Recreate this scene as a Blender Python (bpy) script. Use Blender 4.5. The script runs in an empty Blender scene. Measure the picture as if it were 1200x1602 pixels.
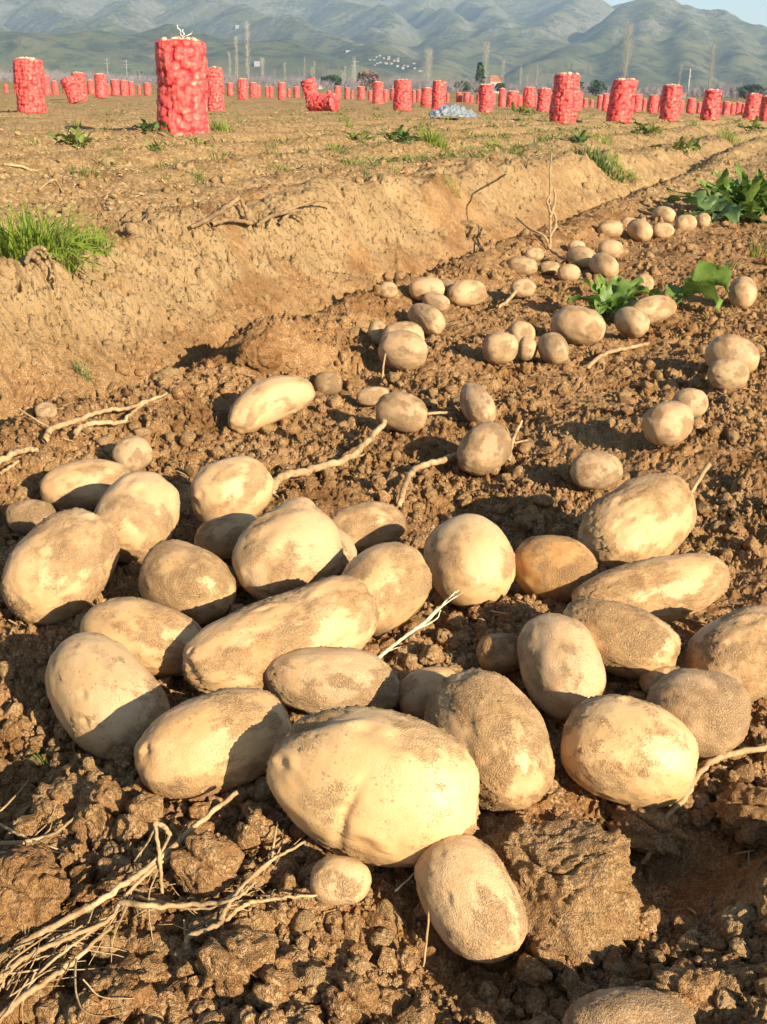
import bpy, bmesh, math
import numpy as np
from mathutils import Vector, Matrix

rng = np.random.default_rng(11)
SC = bpy.context.scene
COL = SC.collection
R_ = math.radians

# ------------------------------------------------------------------ tagging
def tag(o, label=None, cat=None, group=None, kind=None):
    if label: o['label'] = label
    if cat: o['category'] = cat
    if group: o['group'] = group
    if kind: o['kind'] = kind
    return o

def empty(name, loc):
    o = bpy.data.objects.new(name, None)
    o.location = tuple(float(v) for v in loc)
    o.empty_display_size = .05
    COL.objects.link(o)
    return o

def make_mesh(name, V, F, mats, smooth=True, attrs=None, midx=None):
    """F: int array (n,3) or (n,4), or a list of such arrays"""
    Fs = F if isinstance(F, list) else [F]
    V = np.ascontiguousarray(V, dtype=np.float32)
    me = bpy.data.meshes.new(name)
    me.vertices.add(len(V)); me.vertices.foreach_set('co', V.ravel())
    loops = np.concatenate([f.ravel() for f in Fs]).astype(np.int32)
    counts = np.concatenate([np.full(len(f), f.shape[1], np.int32) for f in Fs])
    starts = np.concatenate([[0], np.cumsum(counts)[:-1]]).astype(np.int32)
    me.loops.add(len(loops)); me.loops.foreach_set('vertex_index', loops)
    me.polygons.add(len(counts)); me.polygons.foreach_set('loop_start', starts)
    me.polygons.foreach_set('loop_total', counts)
    me.polygons.foreach_set('use_smooth', np.full(len(counts), smooth, dtype=bool))
    for m in (mats if isinstance(mats, (list, tuple)) else [mats]): me.materials.append(m)
    if midx is not None: me.polygons.foreach_set('material_index', np.asarray(midx, np.int32))
    me.update(calc_edges=True)
    for k, a in (attrs or {}).items():
        at_ = me.attributes.new(k, 'FLOAT', 'POINT')
        at_.data.foreach_set('value', np.ascontiguousarray(a, dtype=np.float32))
    return me

def link(name, me, parent=None, loc=None):
    o = bpy.data.objects.new(name, me)
    if loc is not None: o.location = tuple(float(v) for v in loc)
    if parent is not None: o.parent = parent
    COL.objects.link(o)
    return o

# ------------------------------------------------------------------ noise
def _h(ix, iy, iz, seed):
    h = (ix.astype(np.int64).astype(np.uint32) * np.uint32(374761393)
         + iy.astype(np.int64).astype(np.uint32) * np.uint32(668265263)
         + iz.astype(np.int64).astype(np.uint32) * np.uint32(2147483647) + np.uint32(seed * 7919 + 13))
    h = (h ^ (h >> np.uint32(13))) * np.uint32(1274126177)
    h = (h ^ (h >> np.uint32(16))) * np.uint32(2246822519)
    return h ^ (h >> np.uint32(15))

def _u(h): return h.astype(np.float32) * np.float32(1 / 4294967296.0)

def noise2(x, y, seed=0):
    x = np.asarray(x, np.float64); y = np.asarray(y, np.float64)
    ix = np.floor(x); iy = np.floor(y)
    fx = (x - ix).astype(np.float32); fy = (y - iy).astype(np.float32)
    ix = ix.astype(np.int64); iy = iy.astype(np.int64); z = np.zeros_like(ix)
    ux = fx * fx * fx * (fx * (fx * 6 - 15) + 10); uy = fy * fy * fy * (fy * (fy * 6 - 15) + 10)
    def g(dx, dy):
        a = _u(_h(ix + dx, iy + dy, z, seed)) * np.float32(6.2831853)
        return np.cos(a) * (fx - dx) + np.sin(a) * (fy - dy)
    a = g(0, 0) * (1 - ux) + g(1, 0) * ux
    b = g(0, 1) * (1 - ux) + g(1, 1) * ux
    return (a * (1 - uy) + b * uy) * np.float32(1.4)

def fbm2(x, y, oct=4, seed=0, gain=.5):
    s = 0; a = 1.0
    for i in range(oct):
        s = s + a * noise2(x * 2 ** i + 17.3 * i, y * 2 ** i - 9.1 * i, seed + i); a *= gain
    return s

def noise3(P, seed=0):
    ip = np.floor(P); f = (P - ip).astype(np.float32); ip = ip.astype(np.int64)
    u = f * f * f * (f * (f * 6 - 15) + 10)
    r = 0
    for dx in (0, 1):
        wx = u[:, 0] if dx else 1 - u[:, 0]
        for dy in (0, 1):
            wy = u[:, 1] if dy else 1 - u[:, 1]
            for dz in (0, 1):
                wz = u[:, 2] if dz else 1 - u[:, 2]
                h = _h(ip[:, 0] + dx, ip[:, 1] + dy, ip[:, 2] + dz, seed)
                a = _u(h) * np.float32(6.2831853)
                c = _u(h * np.uint32(2654435761)) * 2 - 1
                s = np.sqrt(np.maximum(1 - c * c, 0))
                r = r + wx * wy * wz * (np.cos(a) * s * (f[:, 0] - dx) + np.sin(a) * s * (f[:, 1] - dy) + c * (f[:, 2] - dz))
    return r * np.float32(1.5)

def fbm3(P, oct=3, seed=0, gain=.5):
    s = 0; a = 1.0
    for i in range(oct):
        s = s + a * noise3(P * 2 ** i + 11.7 * i, seed + i); a *= gain
    return s

def caps(x, y, cell, rmin, rmax, prob, seed, squash=.8, flat=False):
    """lumps: the top of the half-buried spheres of random size scattered one to a cell"""
    gx = x / cell; gy = y / cell
    ix = np.floor(gx).astype(np.int64); iy = np.floor(gy).astype(np.int64)
    out = np.zeros(x.shape, np.float32); z = np.zeros_like(ix)
    for dx in (-1, 0, 1):
        for dy in (-1, 0, 1):
            h = _h(ix + dx, iy + dy, z, seed)
            ux = _u(h); uy = _u(h * np.uint32(2654435761)); ur = _u(h * np.uint32(40503) + np.uint32(977))
            pr = _u((h ^ np.uint32(0x9e3779b9)) * np.uint32(2246822519))
            r = rmin + (rmax - rmin) * ur * ur
            d2 = ((gx - ix - dx - ux) * cell) ** 2 + ((gy - iy - dy - uy) * cell) ** 2
            hh = np.sqrt(np.maximum(r * r - d2, 0)) * squash
            if flat:      # broken clods: a cut, tilted top
                cut = r * (.42 + .35 * uy) + ((gx - ix - dx - ux) * np.cos(ur * 40) + (gy - iy - dy - uy) * np.sin(ur * 40)) * cell * .55
                hh = np.where(hh > 0, np.clip(np.minimum(hh, cut), 0, None), 0)
            out = np.maximum(out, np.where(pr < prob, hh, 0))
    return out

def smooth(a, b, x):
    t = np.clip((x - a) / (b - a), 0, 1)
    return t * t * (3 - 2 * t)

# ------------------------------------------------------------------ camera (all positions below are read off as rays from it)
FPX = 1713.; PITCH = R_(21.2); ROLL = R_(1.3); CAMZ = .5
cR = np.array([1., 0, 0]); cU = np.array([0, math.sin(PITCH), math.cos(PITCH)]); cF = np.array([0, math.cos(PITCH), -math.sin(PITCH)])
IR = math.cos(ROLL) * cR + math.sin(ROLL) * cU
IU = -math.sin(ROLL) * cR + math.cos(ROLL) * cU
CAMP = np.array([0, 0, CAMZ])
def ray(px, py): return (px - 600) / FPX * IR + (801 - py) / FPX * IU + cF
def project(P):
    d = np.asarray(P) - CAMP
    w = d @ cF
    return 600 + FPX * (d @ IR) / w, 801 - FPX * (d @ IU) / w

cam = bpy.data.cameras.new('Camera'); camo = bpy.data.objects.new('Camera', cam); COL.objects.link(camo)
cam.sensor_fit = 'VERTICAL'; cam.sensor_height = 24; cam.lens = FPX * 24 / 1602
cam.clip_start = .02; cam.clip_end = 30000
m = Matrix((IR, IU, -cF)).transposed().to_4x4(); m.translation = Vector(CAMP); camo.matrix_world = m
SC.camera = camo

# ------------------------------------------------------------------ ground height
BD = np.array([.387, .922]); BN = np.array([-.922, .387])        # along the undug bank, and across it (positive towards the field)
def across(x, y): return (x + .64) * BN[0] + (y - 1.75) * BN[1]
def along(x, y): return (x + .64) * BD[0] + (y - 1.75) * BD[1]
def at0(px, py, z=0.):
    d = ray(px, py); return (d * ((z - CAMZ) / d[2]))[:2]
BUMPS = [  # px, py, radius, height: hollows and heaps of the dug ground, and an unseen rim added off the right edge to shade the first hollow
    (1125, 1335, .085, -.055), (1265, 1400, .06, .075), (770, 790, .12, -.03), (640, 1000, .2, .02), (990, 700, .18, .015),
    (420, 560, .11, .03), (560, 600, .09, -.035), (330, 1490, .10, .012), (60, 1180, .10, -.02), (700, 1560, .09, -.015), (250, 660, .15, .02), (940, 590, .13, -.02), (1150, 700, .2, .02),
    (880, 470, .3, -.02), (1130, 420, .35, .03)]
def Hlow(x, y):
    x = np.asarray(x, np.float64); y = np.asarray(y, np.float64)
    r = np.hypot(x, y)
    near = 1 - smooth(60, 110, r)
    s = across(x, y); l = along(x, y)
    s = s + .045 * noise2(l * 1.3, s * .4, 3) + .028 * noise2(l * 4, s * 2, 4) + .012 * noise2(l * 11, s * 6, 14)
    h0 = .165 + .045 * smooth(1.5, 3.5, y) - .105 * smooth(4.6, 8.5, y) + .022 * noise2(l * 1.6, s * 0 + 3.3, 5) + .012 * noise2(l * 6, s * 0 + 1.3, 15)
    bank = smooth(-.02, .23, s)
    sf = np.maximum(s - .36, 0)
    amp = (.05 * (1 - .6 * smooth(2, 8, s))) * (1 + .5 * noise2(l * .8, s * 1.5, 6))
    wob = .25 * noise2(l * .35, s * .5, 7)
    field = -(h0 - .10) * smooth(0, .3, sf) - amp * np.sin(np.maximum(sf, 0) * 2 * np.pi / .78 + wob * smooth(0, 1, sf)) * smooth(0, .25, sf)
    h = h0 * bank + field
    trench = -(.05 + .025 * smooth(.2, .5, l) * (1 - smooth(1.1, 1.6, l))) * np.exp(-((s + .05) / .075) ** 2) + (.04 + .02 * smooth(.2, .5, l) * (1 - smooth(1.2, 1.7, l))) * np.exp(-((s + .25) / .10) ** 2)
    und = .016 * noise2(x * 3.1, y * 3.1, 8) + .012 * noise2(x * 7, y * 7, 9)
    loose = 1 - smooth(-.06, .02, s)
    h = h + (trench + und) * loose
    h = h + smooth(7, 11, y) * .10 * loose
    for px, py, rad, a in BUMPS:
        c = at0(px, py)
        h = h + a * np.exp(-((x - c[0]) ** 2 + (y - c[1]) ** 2) / rad ** 2)
    drop = .0071 * np.maximum(0, y - 9) + .009 * np.maximum(0, x - 4) * smooth(9, 20, y)
    drop = .68 * (1 - np.exp(-drop / .68))
    h = h * near - drop
    h = h + .02 * noise2(x * .9, y * .9, 10) * smooth(1.0, 4, s) * near
    return h

def Hfull(x, y):
    """the ground as it is meshed: (height, compacted, field)"""
    h = Hlow(x, y)
    r = np.hypot(x, y)
    s = across(x, y); l = along(x, y)
    sw = s + .03 * noise2(l * 2.2, s * 3, 21) + .02 * noise2(l * 7, s * 7, 22)
    bankm = smooth(-.045, .0, sw) * (1 - smooth(.27, .40, sw) * (.55 + .45 * np.clip(noise2(x * 5, y * 5, 23) * 2, -1, 1)))
    ridge2 = smooth(.62, .8, sw) * (1 - smooth(1.0, 1.2, sw)) * .8
    bankm = np.clip(np.maximum(bankm * (1 - smooth(.45, .6, sw)), ridge2 * smooth(-.1, .3, noise2(l * 1.5, s, 27))), 0, 1)
    bankm = bankm * (1 - .8 * smooth(.18, .45, noise2(l * 2.6, s * 4.5, 25) + .5 * noise2(l * 8, s * 12, 26))) * (1 - .7 * smooth(.09, .0, s + .05 * noise2(l * 6, s * 4, 28)))
    field = np.maximum(smooth(.35, .7, sw), smooth(4.2, 6.5, y))
    bankm = bankm * (1 - .85 * smooth(4.0, 6.5, y) * smooth(-.35, .2, noise2(x * 3, y * 3, 24)))
    hol = 1 - np.exp(-((x - HOL[0]) ** 2 + (y - HOL[1]) ** 2) / .075 ** 2)
    loose = (1 - bankm) * (.25 + .75 * hol)
    wx = x + .010 * noise2(x * 38, y * 38, 31) + .004 * noise2(x * 95, y * 95, 32)
    wy = y + .010 * noise2(x * 38 + 40, y * 38, 33) + .004 * noise2(x * 95, y * 95 + 30, 34)
    d = np.zeros_like(h)
    k = r < 3.2
    clump = .55 + .6 * np.clip(.5 + noise2(x * 6, y * 6, 35), 0, 1)
    if k.any():
        a, b = wx[k], wy[k]
        c1 = caps(a, b, .075, .007, .027, .30, 41, .9, True)
        c2 = caps(a, b, .026, .003, .0115, .5, 42, 1., True)
        c3 = caps(a, b, .0115, .002, .0065, .9, 43, 1.1)
        c4 = caps(a, b, .0056, .001, .0034, .95, 143, 1.3)
        fine = .0014 * noise2(a * 190, b * 190, 44) + .006 * noise2(a * 28, b * 28, 144) - .006 * np.abs(noise2(a * 50, b * 50, 145)) - .004 * np.abs(noise2(a * 110, b * 110, 146)) + .004
        sm = 1 - .65 * smooth(.05, .4, noise2(a * 4.3, b * 4.3, 155) + .4 * noise2(a * 13, b * 13, 156))
        dd = np.maximum(c1, .9 * c2) * (.4 + .6 * sm) + .25 * c2 * sm + ((1.25 * c3 + 1.4 * c4) * sm + fine) / clump[k] - .014
        # compacted face: shallow pits and cracks
        pit = -.017 * smooth(.28, .50, noise2(s[k] * 24, l[k] * 60, 46)) - .012 * smooth(.28, .5, noise2(s[k] * 50, l[k] * 105, 47)) - .007 * smooth(.2, .45, noise2(s[k] * 95, l[k] * 150, 147)) + .0010 * noise2(a * 150, b * 150, 48)
        pit = pit * 1.35 + .5 * caps(a, b, .012, .002, .005, .22, 157, 1.)
        pit += .030 * noise2(l[k] * 5, s[k] * 7, 49) + .012 * noise2(a * 22, b * 22, 50) - .018 * smooth(.25, .6, noise2(l[k] * 8, s[k] * 11, 153)) + .002 * noise2(a * 48, b * 48, 150)
        pit += .5 * caps(a, b, .03, .003, .010, .10, 151, .8)
        crack = np.abs(noise2(l[k] * 4, s[k] * 1.2, 51)); pit -= .02 * (1 - smooth(0, .04, crack)) * smooth(-.1, .3, noise2(l[k] * 1.3, s[k] * 2, 52))
        d[k] = dd * loose[k] * clump[k] + pit * bankm[k]
    k = r >= 3.2
    if k.any():
        a, b = wx[k], wy[k]
        fade = 1 - smooth(25, 60, r[k])
        f1 = caps(a, b, .085, .008, .030, .28, 61, .75, True) + .9 * caps(a, b, .030, .004, .014, .9, 62, 1., True) + .7 * caps(a, b, .016, .003, .008, .9, 64, 1.2) + .006 * noise2(a * 60, b * 60, 63)
        pit = .034 * noise2(l[k] * 4, s[k] * 6, 49) + .014 * noise2(a * 14, b * 14, 50) - .03 * smooth(.2, .6, noise2(l[k] * 5, s[k] * 7, 153)) - .026 * smooth(.26, .5, noise2(s[k] * 18, l[k] * 40, 46)) - .014 * smooth(.25, .5, noise2(s[k] * 40, l[k] * 80, 146)) + .5 * caps(a, b, .05, .004, .016, .14, 152, .8)
        d[k] = (f1 * loose[k] * clump[k] * (1 + .25 * field[k]) + pit * bankm[k]) * fade
    return h + d, bankm, field
HOL = at0(1120, 1330)

def march(d, off, t0=.2, t1=600.):
    """distance along a ray at which it first comes within off(t) of the smooth ground"""
    n_ = 240
    for _ in range(4):
        ts = np.geomspace(t0, t1, n_)
        p = CAMP + d * ts[:, None]
        hit = np.nonzero(p[:, 2] < Hlow(p[:, 0], p[:, 1]) + off(ts))[0]
        if len(hit) == 0: return t1
        i = max(hit[0], 1); t0, t1 = ts[i - 1], ts[i]; n_ = 40
    return (t0 + t1) / 2
def on_soil(px, py):
    """the same on the rough surface"""
    D = np.array([ray(a, b) for a, b in zip(px, py)]); t = np.array([march(d, lambda ts: 0 * ts) for d in D])
    f = np.linspace(.86, 1.06, 70); T = t[:, None] * f; p = CAMP + D[:, None, :] * T[..., None]
    under = p[..., 2] < Hfull(p[..., 0].ravel(), p[..., 1].ravel())[0].reshape(T.shape)
    i = np.where(under.any(1), under.argmax(1), 50)
    return D, T[np.arange(len(t)), i]
def on_ground(px, py, lift=0.):
    """the point of the (smooth) ground seen at a pixel"""
    d = ray(px, py); t = march(d, lambda ts: lift + 0 * ts)
    return CAMP + d * t, t

# ------------------------------------------------------------------ material helpers
class N:
    def __init__(self, name):
        self.m = bpy.data.materials.new(name); self.m.use_nodes = True
        self.t = self.m.node_tree; self.t.nodes.clear()
        self.out = self.n('ShaderNodeOutputMaterial'); self.b = self.n('ShaderNodeBsdfPrincipled')
        self.l(self.b.outputs[0], self.out.inputs[0])
    def n(self, typ, **kw):
        x = self.t.nodes.new(typ)
        for k, v in kw.items(): setattr(x, k, v)
        return x
    def l(self, a, b): self.t.links.new(a, b)
    def set(self, s, v):
        if hasattr(v, 'is_output'): self.l(v, s)
        else: s.default_value = v
    def coord(self, which='Object'): return self.n('ShaderNodeTexCoord').outputs[which]
    def noise(self, vec, scale, detail=4, rough=.55, out='Fac', dist=0.):
        x = self.n('ShaderNodeTexNoise'); self.l(vec, x.inputs['Vector'])
        x.inputs['Scale'].default_value = scale; x.inputs['Detail'].default_value = detail; x.inputs['Roughness'].default_value = rough
        x.inputs['Distortion'].default_value = dist
        return x.outputs[out]
    def voro(self, vec, scale, feature='F1', out='Distance'):
        x = self.n('ShaderNodeTexVoronoi', feature=feature); self.l(vec, x.inputs['Vector']); x.inputs['Scale'].default_value = scale
        return x.outputs[out]
    def ramp(self, f, a, b, va=0., vb=1.):
        x = self.n('ShaderNodeMapRange', interpolation_type='SMOOTHSTEP'); self.set(x.inputs['Value'], f)
        for i, v in zip(('From Min', 'From Max', 'To Min', 'To Max'), (a, b, va, vb)): x.inputs[i].default_value = v
        return x.outputs[0]
    def math(self, op, a, b=0., c=0.):
        x = self.n('ShaderNodeMath', operation=op); self.set(x.inputs[0], a); self.set(x.inputs[1], b); self.set(x.inputs[2], c); return x.outputs[0]
    def mix(self, f, a, b, mode='MIX'):
        x = self.n('ShaderNodeMix', data_type='RGBA', blend_type=mode)
        self.set(x.inputs[0], f)
        self.set(x.inputs[6], a if hasattr(a, 'is_output') else (*a, 1)); self.set(x.inputs[7], b if hasattr(b, 'is_output') else (*b, 1)); return x.outputs[2]
    def attr(self, name): return self.n('ShaderNodeAttribute', attribute_name=name).outputs['Fac']
    def bump(self, h, dist, strength=1.):
        x = self.n('ShaderNodeBump'); self.l(h, x.inputs['Height']); x.inputs['Distance'].default_value = dist; x.inputs['Strength'].default_value = strength
        self.l(x.outputs[0], self.b.inputs['Normal'])
    def done(self, col=None, rough=.9, spec=.3):
        if col is not None: self.set(self.b.inputs['Base Color'], col if hasattr(col, 'is_output') else (*col, 1))
        self.set(self.b.inputs['Roughness'], rough); self.set(self.b.inputs['Specular IOR Level'], spec)
        return self.m

_ico = {}
def ico(level):
    if level not in _ico:
        bm = bmesh.new(); bmesh.ops.create_icosphere(bm, subdivisions=level, radius=1)
        V = np.array([v.co[:] for v in bm.verts]); F = np.array([[v.index for v in f.verts] for f in bm.faces], np.int32); bm.free()
        _ico[level] = (V / np.linalg.norm(V, axis=1)[:, None], F)
    return _ico[level]

def merge(parts):
    Vs, Fs, n = [], [], 0
    for V, F in parts:
        Vs.append(V); Fs.append(F + n); n += len(V)
    return np.concatenate(Vs), np.concatenate(Fs)

def tube(P, rad, sides=6, seed=0, rough=.0):
    P = np.asarray(P, float); n = len(P)
    rad = np.broadcast_to(np.asarray(rad, float), (n,)).copy()
    T = np.gradient(P, axis=0); T /= np.linalg.norm(T, axis=1)[:, None] + 1e-12
    ref = np.array([0, 0, 1.]) if abs(T[0, 2]) < .9 else np.array([1., 0, 0])
    V = []
    for i in range(n):
        a = np.cross(T[i], ref); a /= np.linalg.norm(a) + 1e-12; b = np.cross(a, T[i]); ref = b
        for k in range(sides):
            w = 2 * np.pi * k / sides
            r = rad[i] * (1 + rough * math.sin(i * 1.7 + k * 2.1 + seed))
            V.append(P[i] + r * (a * math.cos(w) + b * math.sin(w)))
    F = [[i * sides + k, i * sides + (k + 1) % sides, (i + 1) * sides + (k + 1) % sides, (i + 1) * sides + k] for i in range(n - 1) for k in range(sides)]
    c0 = len(V); V.append(P[0]); V.append(P[-1])
    F += [[c0, (k + 1) % sides, k, k] for k in range(sides)]
    V = np.array(V)
    F = [f if len(set(f)) == 4 else f for f in F]
    # end caps as small quads is not needed: ends taper
    return V[:-2], np.array([f for f in F if f[2] != f[3]], np.int32)

def spline(P, n):
    P = np.asarray(P, float)
    if len(P) == 2: return P[0] + (P[1] - P[0]) * np.linspace(0, 1, n)[:, None]
    Q = np.vstack([2 * P[0] - P[1], P, 2 * P[-1] - P[-2]])
    out = []
    for u in np.linspace(0, len(P) - 1 - 1e-9, n):
        i = int(u); t = u - i; p0, p1, p2, p3 = Q[i:i + 4]
        out.append(.5 * (2 * p1 + (p2 - p0) * t + (2 * p0 - 5 * p1 + 4 * p2 - p3) * t * t + (3 * p1 - p0 - 3 * p2 + p3) * t ** 3))
    return np.array(out)
# ------------------------------------------------------------------ soil
def soil_colors(n, P, bank, field):
    v1 = n.noise(P, 9, 5, .6); v2 = n.noise(P, 70, 5, .65); v3 = n.noise(P, 420, 3, .6); v0 = n.noise(P, 1.3, 4)
    loose = n.mix(n.ramp(v1, .3, .7), (.26, .130, .050), (.38, .212, .088))
    loose = n.mix(n.math('MULTIPLY', n.ramp(v2, .40, .62), n.ramp(v3, .42, .62)), loose, (.48, .315, .16))
    loose = n.mix(n.ramp(n.noise(P, 5, 4, .6), .48, .66, 0, .75), loose, n.mix(v2, (.155, .068, .022), (.25, .123, .045)))
    packed = n.mix(n.ramp(v1, .3, .72), (.33, .212, .100), (.41, .278, .140))
    packed = n.mix(n.ramp(v2, .42, .32, 0, .7), packed, (.27, .15, .06))
    fld = n.mix(n.ramp(v1, .3, .7), (.25, .145, .060), (.40, .258, .118))
    fld = n.mix(n.ramp(v0, .45, .7, 0, .6), fld, (.22, .125, .053))
    fld = n.mix(n.math('MULTIPLY', n.ramp(v2, .42, .6), n.ramp(n.noise(P, 33, 4, .7), .45, .6)), fld, (.56, .40, .21))
    c = n.mix(field, loose, fld)
    c = n.mix(bank, c, packed)
    return n.mix(1.0, c, n.mix(n.ramp(v3, .3, .7), (.72, .72, .72), (1.15, 1.15, 1.15)), 'MULTIPLY'), v3, v2

def soil_mat(name):
    n = N(name); P = n.coord('Object')
    c, v3, v2 = soil_colors(n, P, n.attr('bank'), n.attr('field'))
    # far off, between the rows, a thin green of weeds and winter corn
    sp = n.n('ShaderNodeSeparateXYZ'); n.l(P, sp.inputs[0])
    far = n.ramp(sp.outputs[1], 45, 110)
    g = n.math('MULTIPLY', n.ramp(n.noise(P, .05, 4, .6), .40, .62), far)
    g2 = n.math('MULTIPLY', n.ramp(n.noise(P, 2.2, 5, .7), .54, .70), n.ramp(sp.outputs[1], 3, 12, 0, .7))
    c = n.mix(n.math('MAXIMUM', n.math('MULTIPLY', g, .8), g2), c, n.mix(n.noise(P, 11, 3), (.085, .105, .022), (.17, .17, .05)))
    n.bump(n.math('ADD', n.math('ADD', n.math('MULTIPLY', v3, .8), n.noise(P, 1100, 2)), n.math('MULTIPLY', n.ramp(n.noise(P, 85, 4, .6), .30, .40), n.math('MULTIPLY', n.attr('bank'), 4.))), .0022, 1.)
    return n.done(c, 1., .03)

M_soil = soil_mat('soil')

def clod_mat():
    n = N('clod_soil'); P = n.n('ShaderNodeNewGeometry').outputs['Position']
    v = n.n('ShaderNodeCombineXYZ')
    c, v3, v2 = soil_colors(n, P, n.attr('bank'), n.attr('field'))
    n.bump(n.math('ADD', n.math('MULTIPLY', v3, 1.0), n.noise(P, 1000, 2)), .0026, 1.)
    return n.done(c, 1., .03)
M_clod = clod_mat()

def build_ground():
    al = np.concatenate([np.linspace(R_(80), R_(48), 110, endpoint=False), np.linspace(R_(48), R_(16), 720, endpoint=False),
                         np.linspace(R_(16), R_(3), 800, endpoint=False), np.linspace(R_(3), R_(.25), 120, endpoint=False)])
    r = .5 / np.tan(al); r = np.concatenate([r, np.geomspace(r[-1] * 1.12, 5200, 44)])
    az = np.concatenate([np.linspace(R_(-115), R_(-45), 60, endpoint=False), np.linspace(R_(-45), R_(-24), 170, endpoint=False), np.linspace(R_(-24), R_(24), 900, endpoint=False), np.linspace(R_(24), R_(48), 260, endpoint=False), np.linspace(R_(48), R_(115), 61)])
    RR, AZ = np.meshgrid(r, az, indexing='ij')
    x = (RR * np.sin(AZ)).ravel(); y = (RR * np.cos(AZ)).ravel()
    z = np.empty_like(x); b = np.empty_like(x); f = np.empty_like(x)
    for i in range(0, len(x), 200000):
        j = slice(i, i + 200000); z[j], b[j], f[j] = Hfull(x[j], y[j])
    nr, nc = len(r), len(az)
    I = np.arange(nr * nc).reshape(nr, nc)
    F = np.stack([I[:-1, :-1], I[:-1, 1:], I[1:, 1:], I[1:, :-1]], -1).reshape(-1, 4)[:, ::-1]
    me = make_mesh('ground', np.stack([x, y, z], 1), F.astype(np.int32), M_soil, True, {'bank': b, 'field': f})
    tag(link('ground', me), kind='structure')

def lump(level, size, seed, amp=.28, squash=.8, freq=1.3, detail=True):
    V, F = ico(level)
    off = np.array([seed * 3.7, seed * 1.9, -seed * 2.3])
    d = 1 + amp * fbm3(V * freq + off, 2, seed)
    if level >= 2 and detail:
        d += .16 * np.abs(noise3(V * 4.2 + off, seed + 5)) + .12 * np.abs(noise3(V * 9 + off, seed + 6))
    if level >= 4 and detail:
        d += .09 * np.abs(noise3(V * 17 + off, seed + 7)) + .06 * np.abs(noise3(V * 33 + off, seed + 8))
    W = V * d[:, None] * np.array([1, .85, squash]) * size
    if level >= 2:
        r3 = np.random.default_rng(seed * 5 + 1); W = W / size
        for _ in range(7):
            dn = r3.normal(size=3); dn /= np.linalg.norm(dn); q = W @ dn; W = W - dn * np.maximum(q - r3.uniform(.5, .8), 0)[:, None] * .8
        W = W * size
    return W, F

def build_crumbs():
    r2 = np.random.default_rng(5)
    protos = {0: [lump(1, 1, 50 + i, .5, .8) for i in range(10)], 1: [lump(2, 1, 70 + i, .42, .8, 1.6) for i in range(14)], 2: [lump(3, 1, 90 + i, .42, .8, 1.5) for i in range(14)], 3: [lump(4, 1, 120 + i, .42, .8, 1.5) for i in range(14)]}
    Sm = []
    Vs, Fs, Bs, Ls, n = [], [], [], [], 0
    want = 95000
    al = R_(3.2) + (R_(52) - R_(3.2)) * r2.random(want * 2) ; az = R_(-27) + R_(54) * r2.random(want * 2); az = np.where(r2.random(want * 2) < .17, np.where(r2.random(want * 2) < .7, R_(27) + R_(17) * r2.random(want * 2), R_(-27) - R_(14) * r2.random(want * 2)), az)
    rr = .5 / np.tan(al); X = rr * np.sin(az); Y = rr * np.cos(az)
    S = across(X, Y)
    clump = noise2(X * 5, Y * 5, 77) + .6 * noise2(X * 14, Y * 14, 78)
    hol = np.exp(-((X - HOL[0]) ** 2 + (Y - HOL[1]) ** 2) / .07 ** 2)
    keep = (clump > r2.normal(-.2, .4, len(X))) & (noise2(X * 4.3, Y * 4.3, 155) + .4 * noise2(X * 13, Y * 13, 156) < r2.normal(.28, .12, len(X))) & (hol < .4) & ((S < -.01) | (S > .33) & (r2.random(len(X)) < .65) | (r2.random(len(X)) < .2))
    X, Y, rr, S = X[keep][:want], Y[keep][:want], rr[keep][:want], S[keep][:want]
    sz = .00105 * (1 - r2.random(len(X))) ** -.55
    sz = np.clip(sz * (1 + .26 * np.maximum(rr - .8, 0)), .0009, .0075 + .003 * np.minimum(rr, 6))
    z = np.concatenate([Hfull(X[i:i + 100000], Y[i:i + 100000])[0] for i in range(0, len(X), 100000)])
    q = r2.normal(size=(len(X), 4)); q /= np.linalg.norm(q, axis=1)[:, None]
    for i in range(len(X)):
        pxs = sz[i] * 1095 / max(rr[i], .4)
        lv = 0 if pxs < 2 else 1 if pxs < 4 else 2 if pxs < 9 else 3
        V, F = protos[lv][i % len(protos[lv])]
        w, a, b, c = q[i]
        Rm = np.array([[1 - 2 * (b * b + c * c), 2 * (a * b - c * w), 2 * (a * c + b * w)], [2 * (a * b + c * w), 1 - 2 * (a * a + c * c), 2 * (b * c - a * w)], [2 * (a * c - b * w), 2 * (b * c + a * w), 1 - 2 * (a * a + b * b)]])
        Vs.append((V @ Rm.T) * sz[i] + (X[i], Y[i], z[i] + sz[i] * .35)); Fs.append(F + n); n += len(V); Sm.append(np.full(len(F), lv >= 2))
        Bs.append(np.full(len(V), 1. if 0 < S[i] < .33 else .8 * r2.random() ** 2.2)); Ls.append(np.full(len(V), float(smooth(.3, .6, S[i]))))
    me = make_mesh('soil_crumbs', np.concatenate(Vs), np.concatenate(Fs).astype(np.int32), M_clod, False, {'bank': np.concatenate(Bs), 'field': np.concatenate(Ls)})
    me.polygons.foreach_set('use_smooth', np.concatenate(Sm))
    tag(link('soil_crumbs', me), 'loose brown soil crumbs covering the dug ground', None, None, 'stuff')

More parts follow.
